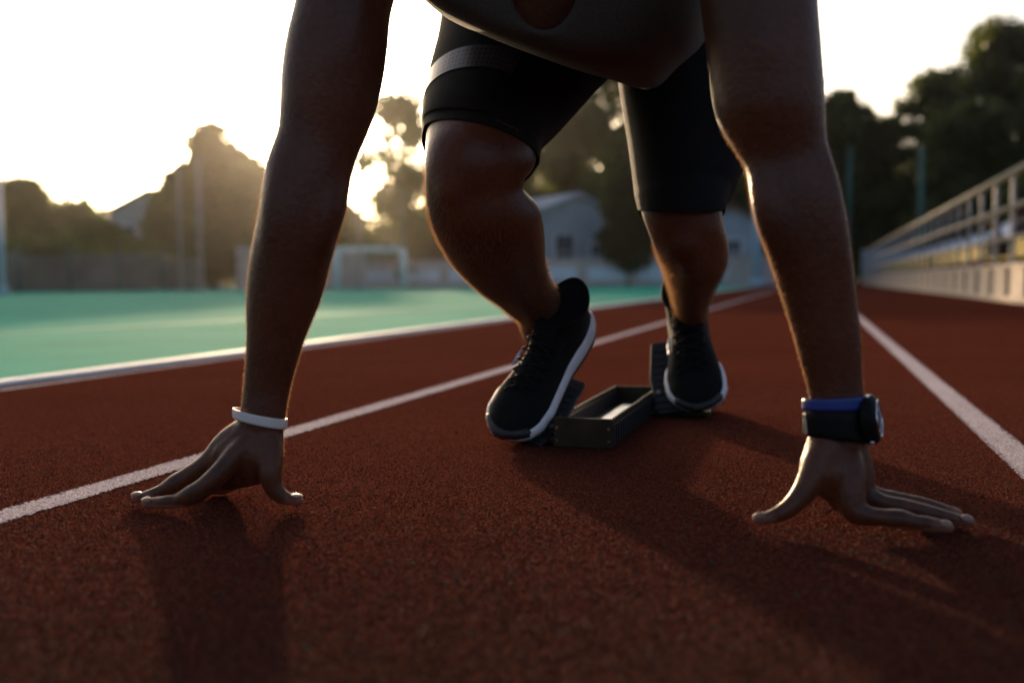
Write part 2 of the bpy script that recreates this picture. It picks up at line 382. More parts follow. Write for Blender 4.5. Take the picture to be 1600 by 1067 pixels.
# ------------------------------------------------------------------ starting block
VX = np.array([1., 0, 0]); VY = np.array([0, 1., 0]); VZ = np.array([0, 0, 1.])
fb = G(911, 700); X0 = fb[0]; Y0 = fb[1]; RW = .092; RH = .047; RLn = .50
sb = empty('starting_block', (X0, Y0, 0)); meta(sb, 'dark metal starting block with toothed rail and two tilted foot pedals', 'starting block')
def wall_with_teeth(x, th=.003):
    mb = MB(); nt_ = 24; st = RLn / nt_; pts = []
    for i in range(nt_):
        y = Y0 + .003 + i * st; pts += [(y, RH), (y + st * .55, RH), (y + st * .62, RH - .0055), (y + st * .95, RH - .0055)]
    bot = [(Y0 + .003, .004)]; pts = [(p_[0], p_[1]) for p_ in pts]
    n = len(pts); v = [(x - th / 2, a, b) for a, b in pts] + [(x - th / 2, a, .004) for a, b in pts] + [(x + th / 2, a, b) for a, b in pts] + [(x + th / 2, a, .004) for a, b in pts]
    f = []
    for i in range(n - 1):
        f += [(i, i + 1, n + i + 1, n + i), (2 * n + i, 3 * n + i, 3 * n + i + 1, 2 * n + i + 1), (i, 2 * n + i, 2 * n + i + 1, i + 1), (n + i, n + i + 1, 3 * n + i + 1, 3 * n + i)]
    f += [(0, n, 3 * n, 2 * n), (n - 1, 3 * n - 1, 4 * n - 1, 2 * n - 1)]
    mb.add(v, f); return mb
for s_ in (-1, 1):
    wall_with_teeth(X0 + s_ * (RW / 2 - .0015)).build('rail_side', METAL, sb)
    mb = MB()
    for i in range(24):
        y = Y0 + .01 + i * RLn / 24
        mb.box((X0 + s_ * (RW / 2 - .0042), y + .004, RH / 2 - .003), (.0030, .007, RH - .014)); mb.box((X0 + s_ * (RW / 2 + .0015), y + .004, RH / 2 - .003), (.0030, .007, RH - .014))
    o = mb.build('rail_teeth', PEDAL, sb)
box('front_plate', (X0, Y0, RH / 2 + .001), (RW + .004, .004, RH), METAL, sb, .0008)
box('rear_plate', (X0, Y0 + RLn + .003, RH / 2), (RW, .003, RH), METAL, sb, .0006)
box('rail_floor', (X0, Y0 + RLn / 2, .006), (RW - .008, RLn - .01, .003), METAL, sb)
box('scale_plate', (X0 + .004, Y0 + .27, .0125), (.045, .34, .009), STEEL, sb, .002)
for s_ in (-1, 1):
    for k in range(2):
        mb = MB(); mb.cyl((X0 + s_ * (RW / 2 - .004), Y0 - .0015, .012 + .02 * k), (X0 + s_ * (RW / 2 - .004), Y0 - .0045, .012 + .02 * k), .0022); mb.build('rivet', CHROME, sb)
def pedal(pb, ub, wdir, width, hgt, side, name_label):
    """pb: bottom centre of the plate face, ub: direction up the plate, wdir: width direction."""
    ub = nrm(ub); wd = nrm(wdir); nn_ = np.cross(wd, ub); nn_ = nn_ if nn_[1] < 0 else -nn_      # faces the foot (-Y)
    root = MB(); hw = width / 2
    pts = [pb - wd * hw * .82, pb + wd * hw * .82, pb + wd * hw + ub * hgt * .5, pb + wd * hw * .85 + ub * hgt, pb - wd * hw * .85 + ub * hgt, pb - wd * hw + ub * hgt * .5]
    root.prism(pts, -nn_ * .012)
    o = root.build('pedal', PEDAL, sb, .003); o['label'] = name_label
    # ridged rubber facing
    mb = MB()
    for i in range(9):
        t = .08 + i * .1; c_ = pb + ub * hgt * t + nn_ * .0016; k = hw * (1 - .2 * t) * .92
        mb.prism([c_ - wd * k - ub * .004, c_ + wd * k - ub * .004, c_ + wd * k + ub * .004, c_ - wd * k + ub * .004], -nn_ * .0022)
    mb.build('tread_pad', RUBBER, o)
    # side frame: a triangular cheek each side, standing on a foot plate
    for s2 in (-1, 1):
        a = pb + wd * s2 * hw * .97 - nn_ * .0125; t_ = pb + wd * s2 * hw * .78 + ub * hgt * .95 - nn_ * .0125
        g = a.copy(); g = g + VY * .13; g[2] = .012; a2 = a.copy(); a2[2] = .012
        mb = MB(); mb.prism([a2, t_, t_ + VY * .012, g], wd * (-s2) * .003); c_ = mb.build('side_cheek', METAL, o)
        bc = a * .72 + t_ * .28 + VY * .022
        mb = MB(); mb.cyl(bc, bc + wd * s2 * .004, .0045); mb.build('bolt', CHROME, o)
    for k in (.2,):
        c_ = pb + ub * hgt * .28 + nn_ * .001 - wd * side * hw * .72
        mb = MB(); mb.cyl(c_, c_ + nn_ * .003, .0042); mb.build('bolt', STEEL, o)
    bx = pb.copy(); inner = X0 + side * RW / 2
    xa, xb = sorted((inner + side * .001, bx[0] + side * hw * (1.0 if side > 0 else .3)))
    box('foot_plate', ((xa + xb) / 2, bx[1] + .075, .0085), (xb - xa, .13, .009), METAL, sb, .001)
    return o

# ------------------------------------------------------------------ shoes
def shoe_frame(toe, heel, up):
    L_ = nrm(toe - heel); U = nrm(up - L_ * np.dot(up, L_)); S_ = np.cross(U, L_)      # S_: left of the shoe
    return L_, S_, U
SL = .292
def interp(tab, x):
    tab = np.array(tab); return [float(np.interp(x, tab[:, 0], tab[:, j])) for j in range(1, tab.shape[1])]
def make_shoe(person, toe, heel, up, mirror, label, wide=1.1, hs=1.0):
    L_, S_, U = shoe_frame(toe, heel, up); sc = np.linalg.norm(toe - heel) / SL
    def W(x, y, z): return heel + (L_ * x + S_ * y * mirror * wide + U * z) * sc
    # outline: x, inner half width, outer half width, sole bottom z, sole top z, upper height
    T = [(0, .014, .014, .012, .034, .045), (.008, .024, .024, .006, .036, .055), (.03, .034, .033, .002, .035, .064), (.07, .037, .036, .0, .031, .07), (.12, .036, .036, .0, .027, .074),
         (.17, .042, .043, .0, .024, .066), (.21, .048, .049, .0, .022, .057), (.245, .045, .049, .003, .022, .050), (.270, .034, .041, .008, .024, .043), (.285, .019, .026, .013, .026, .036), (.292, .006, .008, .017, .026, .030)]
    xs = np.concatenate([[0, .003], np.linspace(.01, .275, 34), [.281, .286, .290, .292]])
    # sole
    def sole_rings(zf0, zf1, grow):
        rr = []
        for x in xs:
            wi, wo_, zb, zt, h_ = interp(T, x); z0 = zb + (zt - zb) * zf0; z1 = zb + (zt - zb) * zf1; k_ = 1 - (1 - hs) * max(0, min(1, (.19 - x) / .08)); wi = (wi + grow) * k_; wo_ = (wo_ + grow) * k_
            prof_ = [(-wi * .93, z0), (-wi * 1.0, z0 + (z1 - z0) * .3), (-wi * .97, z0 + (z1 - z0) * .75), (-wi * .90, z1), (wo_ * .90, z1), (wo_ * .97, z0 + (z1 - z0) * .75), (wo_ * 1.0, z0 + (z1 - z0) * .3), (wo_ * .93, z0)]
            rr.append([W(x, a, b) for a, b in prof_])
        return rr
    mb = MB()
    for i, x in enumerate(xs): pass
    up_ = MB(); rr = []
    for x in xs:
        wi, wo_, zb, zt, h_ = interp(T, x); c0 = (wo_ - wi) / 2; hw = (wi + wo_) / 2 * .97; ring = []
        for k in range(28):
            th = 2 * math.pi * k / 28; ct, st = math.cos(th), math.sin(th)
            z = zt * .75 + (h_ - zt * .75) * (abs(st) ** .85 if st > 0 else 0) - (.006 if st < 0 else 0) * abs(st)
            ring.append(W(x, c0 + hw * math.copysign(abs(ct) ** .75, ct) * (1 - .10 * max(st, 0)), z))
        rr.append(ring)
    up_.rings(rr)
    # collar and instep
    rr = []
    for t in np.linspace(0, 1, 9):
        cx = .072 - .012 * t; z = .035 + .066 * t; rx = .072 - .020 * t; ry = .034 - .0005 * t; ring = []
        for k in range(28):
            th = 2 * math.pi * k / 28; lift = .016 * t * (math.cos(th) < 0) * abs(math.cos(th)) ** 2 + .006 * t * max(math.cos(th), 0)
            ring.append(W(cx + rx * math.cos(th), ry * math.sin(th), z + lift))
        rr.append(ring)
    up_.rings(rr)
    # instep ridge
    rr = []
    for t in np.linspace(0, 1, 10):
        x = .105 + .10 * t; z = .088 - .035 * t; rr.append([W(x + .0 * math.cos(a), (.026 - .002 * t) * math.cos(a), z - .010 + .014 * math.sin(a)) for a in np.linspace(0, 2 * math.pi, 17)[:-1]])
    up_.rings(rr)
    me = remesh(up_, .0022, 8); root = link('shoe', me, KNIT, person); root['label'] = label
    m2 = MB(); m2.rings(sole_rings(.22, 1.28, .0025)); o = m2.build('midsole', MIDSOLE, root, smooth=True)
    m3 = MB(); m3.rings(sole_rings(-.02, .22, .0012)); m3.build('outsole', RUBBER, root, smooth=True)
    # rubber toe guard
    mb = MB(); rr = []
    for x in np.linspace(.262, .2935, 8):
        wi, wo_, zb, zt, h_ = interp(T, min(x, .292)); rr.append([W(x + .002, a * (wi if a < 0 else wo_) * 1.0, zt + b) for a, b in ((-1.02, -.003), (-.96, .006), (-.8, .0125 * .8), (.8, .0125 * .8), (.96, .006), (1.02, -.003))])
    mb.rings(rr); mb.build('toe_guard', RUBBER, root, smooth=True)
    # padded collar rim
    mb = MB(); rr = []
    for k in range(40):
        th = 2 * math.pi * k / 40; lift = .016 * (math.cos(th) < 0) * abs(math.cos(th)) ** 2 + .006 * max(math.cos(th), 0)
        c_ = np.array(W(.060 + .053 * math.cos(th), .0345 * math.sin(th), .101 + lift)); o_ = nrm(c_ - np.array(W(.06, 0, .101)))
        rr.append([c_ + (o_ * math.cos(a) + U * math.sin(a)) * .0045 for a in np.linspace(0, 2 * math.pi, 9)[:-1]])
    rr.append(rr[0]); mb.rings(rr, cap=False); mb.build('collar_rim', KNIT, root, smooth=True)
    # tongue
    mb = MB(); rr = []
    for t in np.linspace(0, 1, 8):
        x = .145 - .035 * t; z = .080 + .038 * t; rr.append([W(x, .019 * math.cos(a), z + .006 * math.sin(a)) for a in np.linspace(0, 2 * math.pi, 15)[:-1]])
    mb.rings(rr); mb.build('tongue', KNIT, root, smooth=True)
    # laces
    for i in range(6):
        t = i / 5; x = .118 + .085 * t; z = .1025 - .0405 * t; mb = MB()
        for s2 in (-1, 1):
            pts = [np.array(W(x + dx, s2 * y, z + dz)) for dx, y, dz in ((0, .026, -.008), (.004, .015, .0), (.009, 0, .003 + .0015 * s2), (.014, -.015, -.003), (.018, -.026, -.013))]
            for a, b in zip(pts[:-1], pts[1:]): mb.cyl(a, b, .0018, n=8)
        mb.build('lace', LACE, root, smooth=True)
    # small silver chevron beside the laces
    for k in range(2):
        mb = MB(); x = .150 + .012 * k
        for dz_ in (-1, 1): mb.cyl(W(x + .010, -.0365, .058 - .003 * k), W(x - .006 - .003 * dz_, -.0335 - .002 * dz_ * -1, .060 + .008 * dz_ - .003 * k), .0022, n=6)
        mb.build('chevron_mark', SILVER, root)
    return root, W

# ------------------------------------------------------------------ person
PO = GD(850, 1.5); person = empty('person', tuple(PO))
meta(person, 'sprinter crouched on fingertips at the start, in black shorts and dark tank top', 'person')
body = MB()
# image-left arm
armL = [(560, -330, 780, -260, 1.16, .9), (520, -230, 735, -190, 1.16, .9), (478, -100, 650, -88, 1.155, .9), (463, 0, 614, 5, 1.155, .92), (449, 58, 606, 68, 1.155, .95), (441, 112, 600, 118, 1.155, .95),
        (438, 170, 589, 168, 1.155, .9), (435, 206, 575, 208, 1.155, .85), (423, 236, 560, 242, 1.155, .82), (412, 276, 549, 276, 1.155, .85), (403, 336, 540, 332, 1.16, .9), (391, 402, 521, 395, 1.165, .9),
        (386, 466, 502, 466, 1.17, .85), (386, 532, 476, 530, 1.175, .8), (382, 596, 455, 600, 1.18, .75), (377, 634, 447, 643, 1.18, .72), (371, 662, 443, 672, 1.18, .68)]
rr, _ = limb(armL, 80, 40); body.rings(rr)
armR = [(960, -300, 1200, -320, 1.05, .9), (1040, -190, 1262, -210, 1.05, .9), (1083, -90, 1272, -100, 1.05, .9), (1094, 0, 1275, 0, 1.05, .92), (1103, 70, 1280, 66, 1.05, .95), (1109, 124, 1284, 122, 1.05, .95),
        (1118, 182, 1288, 178, 1.05, .92), (1142, 226, 1290, 222, 1.05, .85), (1164, 262, 1295, 256, 1.05, .8), (1172, 306, 1311, 298, 1.05, .82), (1190, 368, 1325, 360, 1.055, .85), (1210, 436, 1335, 433, 1.06, .82),
        (1236, 516, 1343, 514, 1.065, .78), (1259, 592, 1346, 588, 1.07, .74), (1266, 632, 1350, 632, 1.07, .68), (1268, 676, 1352, 690, 1.07, .62)]
rr, _ = limb(armR, 80, 40); body.rings(rr)
body.rings(blob([(548, -80, 1.138, 46), (538, 20, 1.134, 52), (524, 110, 1.134, 50), (508, 195, 1.142, 28)], 24))
body.rings(blob([(456, 228, 1.146, 26), (450, 300, 1.140, 38), (440, 370, 1.142, 36), (424, 460, 1.154, 24)], 24))
body.rings(blob([(520, 268, 1.146, 22), (505, 335, 1.142, 32), (478, 420, 1.150, 26)], 20))
body.rings(blob([(1180, -80, 1.030, 50), (1190, 30, 1.029, 58), (1200, 120, 1.029, 54), (1218, 210, 1.040, 26)], 24))
body.rings(blob([(1190, 262, 1.040, 22), (1210, 335, 1.036, 34), (1240, 420, 1.048, 28), (1258, 480, 1.06, 18)], 22))
body.rings(blob([(1268, 215, 1.038, 22), (1286, 300, 1.032, 30), (1300, 390, 1.038, 30), (1312, 480, 1.048, 22)], 24))
# hand, image left (runner's right)
hl = [(371, 660, 443, 672, 1.18, .62), (352, 680, 443, 700, 1.18, .48), (333, 700, 440, 728, 1.18, .42), (322, 722, 420, 750, 1.185, .40), (324, 742, 385, 758, 1.195, .5)]
rr, _ = limb(hl, 24, 28); body.rings(rr)
body.rings(blob([(404, 676, 1.176, 17), (374, 706, 1.167, 19), (345, 738, 1.158, 17.5), (318, 762, 1.155, 16.5), (296, 775, 1.158, 16), (278, 782, 1.162, 12), (262, 784.5, 1.163, 11.5), (244, 785.5, 1.168, 10), (228, 786.5, 1.17, 8.5)], 40))
body.rings(blob([(392, 668, 1.185, 22), (356, 690, 1.19, 20), (326, 722, 1.19, 17), (298, 741, 1.19, 15), (272, 757, 1.19, 15.5), (254, 766.5, 1.19, 11.5), (240, 772.5, 1.19, 11), (224, 777, 1.192, 9.5), (212, 778.5, 1.195, 8.5)], 40))
body.rings(blob([(390, 680, 1.20, 20), (362, 712, 1.215, 17), (346, 736, 1.225, 15), (334, 752, 1.235, 12.5), (318, 763, 1.24, 10), (303, 769, 1.243, 7.5)], 30))
body.rings(blob([(404, 690, 1.20, 20), (388, 722, 1.22, 16), (376, 745, 1.235, 13), (362, 757, 1.245, 11), (346, 765, 1.25, 9), (334, 767, 1.25, 7.5)], 30))
body.rings(blob([(420, 684, 1.175, 18), (424, 710, 1.168, 19), (422, 737, 1.16, 18.5), (427, 760, 1.16, 15.5), (440, 775, 1.16, 12.5), (456, 781, 1.163, 9.8), (468, 782, 1.165, 8)], 36))
body.rings(blob([(408, 685, 1.174, 18), (402, 712, 1.171, 22), (392, 738, 1.173, 15)], 14))
body.rings(blob([(412, 705, 1.18, 22), (392, 730, 1.18, 16), (374, 742, 1.18, 12)], 14))
# hand, image right (runner's left)
hr = [(1267, 672, 1351, 686, 1.07, .6), (1254, 706, 1355, 712, 1.068, .5), (1248, 736, 1359, 740, 1.066, .46), (1262, 762, 1362, 764, 1.066, .46), (1290, 782, 1356, 786, 1.066, .6)]
rr, _ = limb(hr, 24, 28); body.rings(rr)
body.rings(blob([(1318, 700, 1.068, 22), (1326, 732, 1.054, 26), (1328, 765, 1.045, 24), (1334, 796, 1.04, 21), (1352, 805, 1.036, 17), (1378, 808, 1.032, 14), (1400, 810, 1.029, 16), (1412, 811.5, 1.027, 15.5), (1432, 816, 1.024, 12.2), (1450, 818.5, 1.021, 13), (1468, 822, 1.018, 11.5), (1484, 824, 1.017, 8.8)], 46))
body.rings(blob([(1325, 690, 1.08, 28), (1340, 735, 1.075, 25), (1352, 770, 1.07, 19), (1376, 784, 1.065, 14.5), (1410, 791, 1.06, 13.5), (1444, 799, 1.055, 13), (1480, 808, 1.05, 11), (1504, 813, 1.047, 9.5), (1518, 816, 1.045, 8)], 46))
body.rings(blob([(1330, 700, 1.09, 26), (1345, 745, 1.09, 20), (1362, 770, 1.09, 14), (1400, 779, 1.085, 12), (1440, 787, 1.08, 11.5), (1475, 796, 1.075, 9.5), (1497, 801, 1.075, 7.8)], 40))
body.rings(blob([(1325, 700, 1.10, 24), (1340, 745, 1.115, 17), (1356, 768, 1.12, 13), (1385, 777, 1.125, 11), (1412, 783, 1.13, 9), (1428, 786, 1.13, 7.5)], 34))
body.rings(blob([(1292, 695, 1.065, 27), (1280, 725, 1.06, 27), (1266, 754, 1.055, 22.5), (1246, 781, 1.052, 17), (1224, 799, 1.05, 14), (1202, 808, 1.05, 11), (1183, 811.5, 1.05, 8.3)], 40))
body.rings(blob([(1306, 708, 1.06, 22), (1302, 738, 1.052, 27), (1298, 766, 1.055, 19)], 14))
body.rings(blob([(1285, 735, 1.065, 26), (1300, 762, 1.065, 22), (1312, 785, 1.06, 16)], 14))
# image-left leg: thigh, knee, shank
thighL = [(705, -110, 1010, -60, 1.78, .9), (700, -30, 990, 40, 1.72, .9), (690, 50, 942, 112, 1.62, .85), (673, 125, 888, 172, 1.52, .85), (667, 190, 845, 222, 1.42, .85), (664, 236, 838, 246, 1.37, .8), (663, 258, 833, 264, 1.355, .77), (663, 290, 822, 282, 1.335, .75)]
shankL = [(664, 255, 832, 262, 1.37, .70), (664, 300, 816, 292, 1.36, .72), (672, 345, 842, 326, 1.38, .74), (698, 392, 851, 366, 1.44, .76), (738, 438, 853, 406, 1.52, .8), (778, 472, 861, 442, 1.60, .9), (806, 496, 877, 466, 1.67, 1.0), (818, 530, 890, 500, 1.70, 1.05)]
rr, _ = limb(thighL[:-1] + shankL[1:], 110, 44); body.rings(rr)
body.rings(blob([(706, 262, 1.345, 25), (708, 292, 1.334, 30), (716, 322, 1.344, 26)], 16))
body.rings(blob([(728, 350, 1.38, 18), (760, 410, 1.455, 20), (800, 455, 1.565, 16)], 16))
body.rings(blob([(808, 318, 1.43, 24), (818, 358, 1.47, 28), (826, 398, 1.53, 22)], 16))
# image-right leg
thighR = [(930, -110, 1190, -110, 1.85, .9), (950, -20, 1185, -20, 1.82, .9), (966, 80, 1172, 80, 1.78, .85), (975, 150, 1170, 160, 1.74, .85), (988, 220, 1168, 232, 1.70, .85), (996, 290, 1148, 290, 1.66, .85), (1003, 335, 1128, 332, 1.63, .85), (1014, 370, 1130, 365, 1.61, .8)]
shankR = [(1006, 352, 1130, 342, 1.64, .85), (1020, 386, 1139, 374, 1.65, .8), (1034, 416, 1136, 404, 1.73, .75), (1044, 446, 1117, 440, 1.83, .85), (1050, 470, 1106, 466, 1.90, 1.05), (1054, 495, 1104, 492, 1.96, 1.1)]
rr, _ = limb(thighR[:-1] + shankR[1:], 100, 40); body.rings(rr)
body.rings(blob([(1060, 352, 1.64, 30), (1068, 378, 1.62, 38), (1078, 404, 1.64, 32)], 12))
# torso: chest, belly, pelvis
def ringpts(ctrl, d, n=48):
    A = np.array(list(ctrl) + [ctrl[0]], float); E = np.vstack([A[-2], A, A[1]]); out = []; k = len(A) - 1
    for s_ in np.linspace(0, k, n, endpoint=False):
        i = int(s_); t = s_ - i; p0, p1, p2, p3 = E[i], E[i + 1], E[i + 2], E[i + 3]
        q = .5 * ((2 * p1) + (-p0 + p2) * t + (2 * p0 - 5 * p1 + 4 * p2 - p3) * t * t + (-p0 + 3 * p1 - 3 * p2 + p3) * t ** 3)
        out.append(P(q[0], q[1], q[2] if len(q) > 2 else d))
    return out
def oval(cx, cy, rx, ry, d, n=40): return [P(cx + rx * math.cos(2 * math.pi * k / n), cy + ry * math.sin(2 * math.pi * k / n), d) for k in range(n)]
body.rings([oval(850, -215, 60, 50, 1.10), oval(850, -150, 140, 200, 1.165), oval(852, -145, 200, 210, 1.20), oval(856, -150, 215, 175, 1.26), oval(868, -150, 205, 170, 1.36), oval(890, -150, 190, 160, 1.48), oval(920, -150, 180, 150, 1.6), oval(940, -140, 190, 150, 1.72), oval(950, -130, 180, 140, 1.84), oval(955, -130, 120, 90, 1.93)])
body.rings(blob([(850, -230, 1.12, 78), (850, -290, 1.09, 72), (850, -350, 1.07, 80)], 14, 28))          # neck
# head, bowed, face towards the track ahead
hc = P(850, -400, 1.03); fdir = nrm(np.array([0.25, -1.0, -.55])); updir = nrm(np.cross(np.cross(fdir, VZ), fdir)); sdir = np.cross(fdir, updir)
HM = Matrix(np.stack([sdir, -fdir, updir], 1).tolist())
body.ell(hc, (.078, .098, .112), HM, 32, 20)
body.ell(hc + fdir * .035 - updir * .055, (.058, .062, .06), HM, 24, 14)
body.ell(hc + fdir * .098 - updir * .018, (.016, .022, .026), HM, 14, 10)
for s_ in (-1, 1):
    body.ell(hc + sdir * s_ * .079 - updir * .012, (.010, .020, .032), HM, 12, 10)
    body.ell(hc + fdir * .088 + sdir * s_ * .032 + updir * .022, (.028, .014, .009), HM, 12, 8)
for k, dz in ((0, -.052), (1, -.066)): body.ell(hc + fdir * .093 + updir * dz, (.026, .011, .008), HM, 14, 8)
# feet inside the shoes
toeL, heelL, upL = P(782, 694, 1.60), P(921, 496, 1.755), None
toeL[2] = .004
upLv = nrm(CAM - P(840, 590, 1.66)) * 1.0 + VZ * .15 - RMn[:, 0] * .42
toeR, heelR = P(1092, 650, 1.90), P(1073, 486, 2.06); toeR[2] = .004
upRv = nrm(CAM - P(1085, 580, 1.95)) * 1.0 + VZ * .1 - RMn[:, 0] * .03
def fit_len(toe, heel): return toe + nrm(heel - toe) * .285
heelL = fit_len(toeL, heelL); heelR = fit_len(toeR, heelR)
for toe, heel, up in ((toeL, heelL, upLv), (toeR, heelR, upRv)):
    L_, S_, U = shoe_frame(toe, heel, up)
    rr = []
    for x, y, z, a, b_ in ((.03, 0, .055, .018, .016), (.06, 0, .056, .022, .022), (.12, 0, .050, .02, .018), (.18, 0, .036, .022, .010), (.22, 0, .033, .02, .006)):
        rr.append([heel + L_ * x + U * z + S_ * a * math.cos(t) + U * b_ * math.sin(t) for t in np.linspace(0, 2 * math.pi, 21)[:-1]])
    body.rings(rr)
    rr = []
    for z, cx, r_ in ((.05, .06, .020), (.075, .062, .022), (.09, .068, .02)):
        rr.append([heel + L_ * (cx + r_ * 1.1 * math.cos(t)) + U * z + S_ * r_ * math.sin(t) for t in np.linspace(0, 2 * math.pi, 21)[:-1]])
    body.rings(rr)
bme = remesh(body, .0024, 9, .5)
nv = len(bme.vertices); co = np.empty(nv * 3, np.float32); bme.vertices.foreach_get('co', co); co = co.reshape(-1, 3)
nor = np.empty(nv * 3, np.float32); bme.vertex_normals.foreach_get('vector', nor); nor = nor.reshape(-1, 3)
# let the muscles and kneecaps blend softly into the limbs
ne = len(bme.edges); ed = np.empty(ne * 2, np.int32); bme.edges.foreach_get('vertices', ed); ed = ed.reshape(-1, 2)
def soften(c, r_, it):
    wv = np.clip((1 - np.linalg.norm(co - c, axis=1) / r_) * 3, 0, 1); m_ = wv > 0; idx = np.nonzero(m_)[0]; mp = -np.ones(nv, np.int64); mp[idx] = np.arange(len(idx))
    e = ed[m_[ed[:, 0]] & m_[ed[:, 1]]]; a, b_ = mp[e[:, 0]], mp[e[:, 1]]; n = len(idx); deg = np.maximum(np.bincount(a, minlength=n) + np.bincount(b_, minlength=n), 1)[:, None]
    X = co[idx].astype(np.float64); wv = wv[idx][:, None] * .6
    for _ in range(it):
        S_ = np.stack([np.bincount(a, X[b_, k], n) + np.bincount(b_, X[a, k], n) for k in range(3)], 1); X += wv * (S_ / deg - X)
    co[idx] = X
soften(P(1070, 380, 1.66), .10, 110); soften(P(725, 300, 1.36), .11, 45); soften(P(800, 420, 1.52), .12, 50)
soften(P(480, 240, 1.155), .20, 50); soften(P(1220, 240, 1.05), .22, 50); soften(P(1270, 420, 1.06), .10, 40)
# keep the skin from sinking under the track
co[:, 2] = np.where(co[:, 2] < .0015, .0015 + (co[:, 2] - .0015) * .05, co[:, 2])
bme.vertices.foreach_set('co', co.ravel()); bme.update()
print('body verts', nv)
pale = np.zeros(nv)
tips = [P(228, 787, 1.17), P(212, 778, 1.195), P(303, 769, 1.243), P(334, 767, 1.25), P(466, 783, 1.165), P(1483, 825, 1.017), P(1518, 816, 1.045), P(1497, 801, 1.075), P(1428, 786, 1.13), P(1185, 813, 1.05)]
for t in tips:
    dd = np.linalg.norm(co - t, axis=1); pale = np.maximum(pale, np.clip(1 - (dd - .006) / .016, 0, 1) * .75)
low = (co[:, 2] < .010) & (co[:, 1] < G(900, 720)[1]); pale = np.maximum(pale, np.where(low & (nor[:, 2] < .1), .7, 0))
kn = [(1356, 800, 1.018, .010), (1405, 800, 1.015, .007), (1450, 810, 1.010, .0055), (1405, 782, 1.047, .007), (1470, 797, 1.04, .0055), (1366, 778, 1.055, .008), (1246, 772, 1.036, .008), (1212, 796, 1.036, .007),
      (294, 763, 1.146, .007), (262, 778, 1.155, .0055), (272, 745, 1.18, .007), (242, 766, 1.182, .0055), (340, 728, 1.142, .009), (438, 765, 1.146, .007)]
for px, py, d_, r_ in kn:
    dd = np.linalg.norm(co - P(px, py, d_), axis=1); pale = np.where(dd < r_ * 1.8, pale - .35 * np.clip(1 - dd / (r_ * 1.8), 0, 1), pale)
at = bme.attributes.new('pale', 'FLOAT', 'POINT'); at.data.foreach_set('value', pale.astype(np.float32))
bobj = link('body', bme, SKIN, person)  # tuck() below keeps the thighs inside the shorts
# nails
def nail(px, py, d, ax, up, w_=.0055, l_=.0065):
    c_ = P(px, py, d); ax = nrm(ax); up = nrm(up - ax * np.dot(up, ax)); sd_ = np.cross(ax, up)
    M = Matrix(np.stack([ax, sd_, up], 1).tolist()); mb = MB(); mb.ell(c_, (l_, w_, .0016), M, 14, 8); mb.build('fingernail', NAIL, person, smooth=True)
RX, RU, RB = RMn[:, 0], RMn[:, 1], RMn[:, 2]
nail(464, 774.5, 1.157, RX - RU * .1, RU + RB * .3, .006, .0075)
nail(1186, 804.5, 1.041, -RX - RU * .35, RU + RB * .3, .006, .0075)
nail(1478, 817.5, 1.013, RX, RU + RB * .6); nail(1511, 809, 1.040, RX, RU + RB * .6)
nail(229, 780.5, 1.163, -RX, RU + RB * .5); nail(213, 772, 1.187, -RX, RU + RB * .5)
# head hair and eyes
mb = MB(); mb.ell(hc - fdir * .010 + updir * .014, (.083, .098, .108), HM, 28, 18); mb.build('hair', HEADHAIR, person, smooth=True)
for s_ in (-1, 1):
    mb = MB(); mb.ell(hc + fdir * .086 + sdir * s_ * .032 + updir * .006, (.014, .012, .009), HM, 14, 10); mb.build('eye', mat('eye_white', (.7, .68, .65), .2), person, smooth=True)
# body hair along shins and forearms: real fine hairs
def segdist(A_, B_, X):
    ab = B_ - A_; t = np.clip(((X - A_) @ ab) / (ab @ ab), 0, 1); return np.linalg.norm(X - (A_ + t[:, None] * ab), axis=1)
def fuzz(A_, B_, rad, n, length, label):
    d_ = segdist(A_, B_, co); idx = np.nonzero(d_ < rad)[0]
    if len(idx) == 0: return
    # more hairs toward the silhouette than face on
    view = np.abs(np.sum(nor[idx] * ((co[idx] - CAM) / np.linalg.norm(co[idx] - CAM, axis=1)[:, None]), 1)); pr = (1.02 - np.clip(view, 0, 1)) ** 1.3 * np.clip(1.02 - d_[idx] / rad, 0, 1) ** .6; pr /= pr.sum()
    sel = rng.choice(idx, min(n, int((pr > 0).sum())), replace=False, p=pr); ax = nrm(B_ - A_); n = len(sel)
    p0 = co[sel]; nn_ = nor[sel]; ln = length * rng.uniform(.5, 1.25, n)[:, None]
    d1 = nn_ * .75 + ax * .5 + rng.normal(0, .28, (n, 3)); d1 /= np.linalg.norm(d1, axis=1)[:, None]
    d2 = d1 + ax * .7 + rng.normal(0, .3, (n, 3)); d2 /= np.linalg.norm(d2, axis=1)[:, None]
    side = np.cross(d1, RB); side /= np.linalg.norm(side, axis=1)[:, None] + 1e-9; w0 = .00015
    p1 = p0 + d1 * ln * .55; p2 = p1 + d2 * ln * .45
    V = np.stack([p0 - side * w0, p0 + side * w0, p1 + side * w0 * .8, p1 - side * w0 * .8, p2], 1).reshape(-1, 3); b0 = (np.arange(n) * 5)[:, None]
    Fq = np.concatenate([b0 + [0, 1, 2], b0 + [0, 2, 3], b0 + [3, 2, 4]], 0)
    return V, Fq
Vs, Fs, off = [], [], 0
for A_, B_, rad, n, ln in ((P(715, 330, 1.37), P(760, 420, 1.46), .085, 7500, .0075), (P(760, 420, 1.46), P(855, 475, 1.68), .07, 6000, .008), (P(1070, 410, 1.66), P(1085, 470, 1.93), .07, 8000, .009),
                           (P(485, 250, 1.155), P(416, 620, 1.18), .075, 4000, .0038), (P(1230, 260, 1.05), P(1305, 590, 1.07), .08, 4000, .0038)):
    q = fuzz(A_, B_, rad, n, ln, '')
    if q: Vs.append(q[0]); Fs.append(q[1] + off); off += len(q[0])
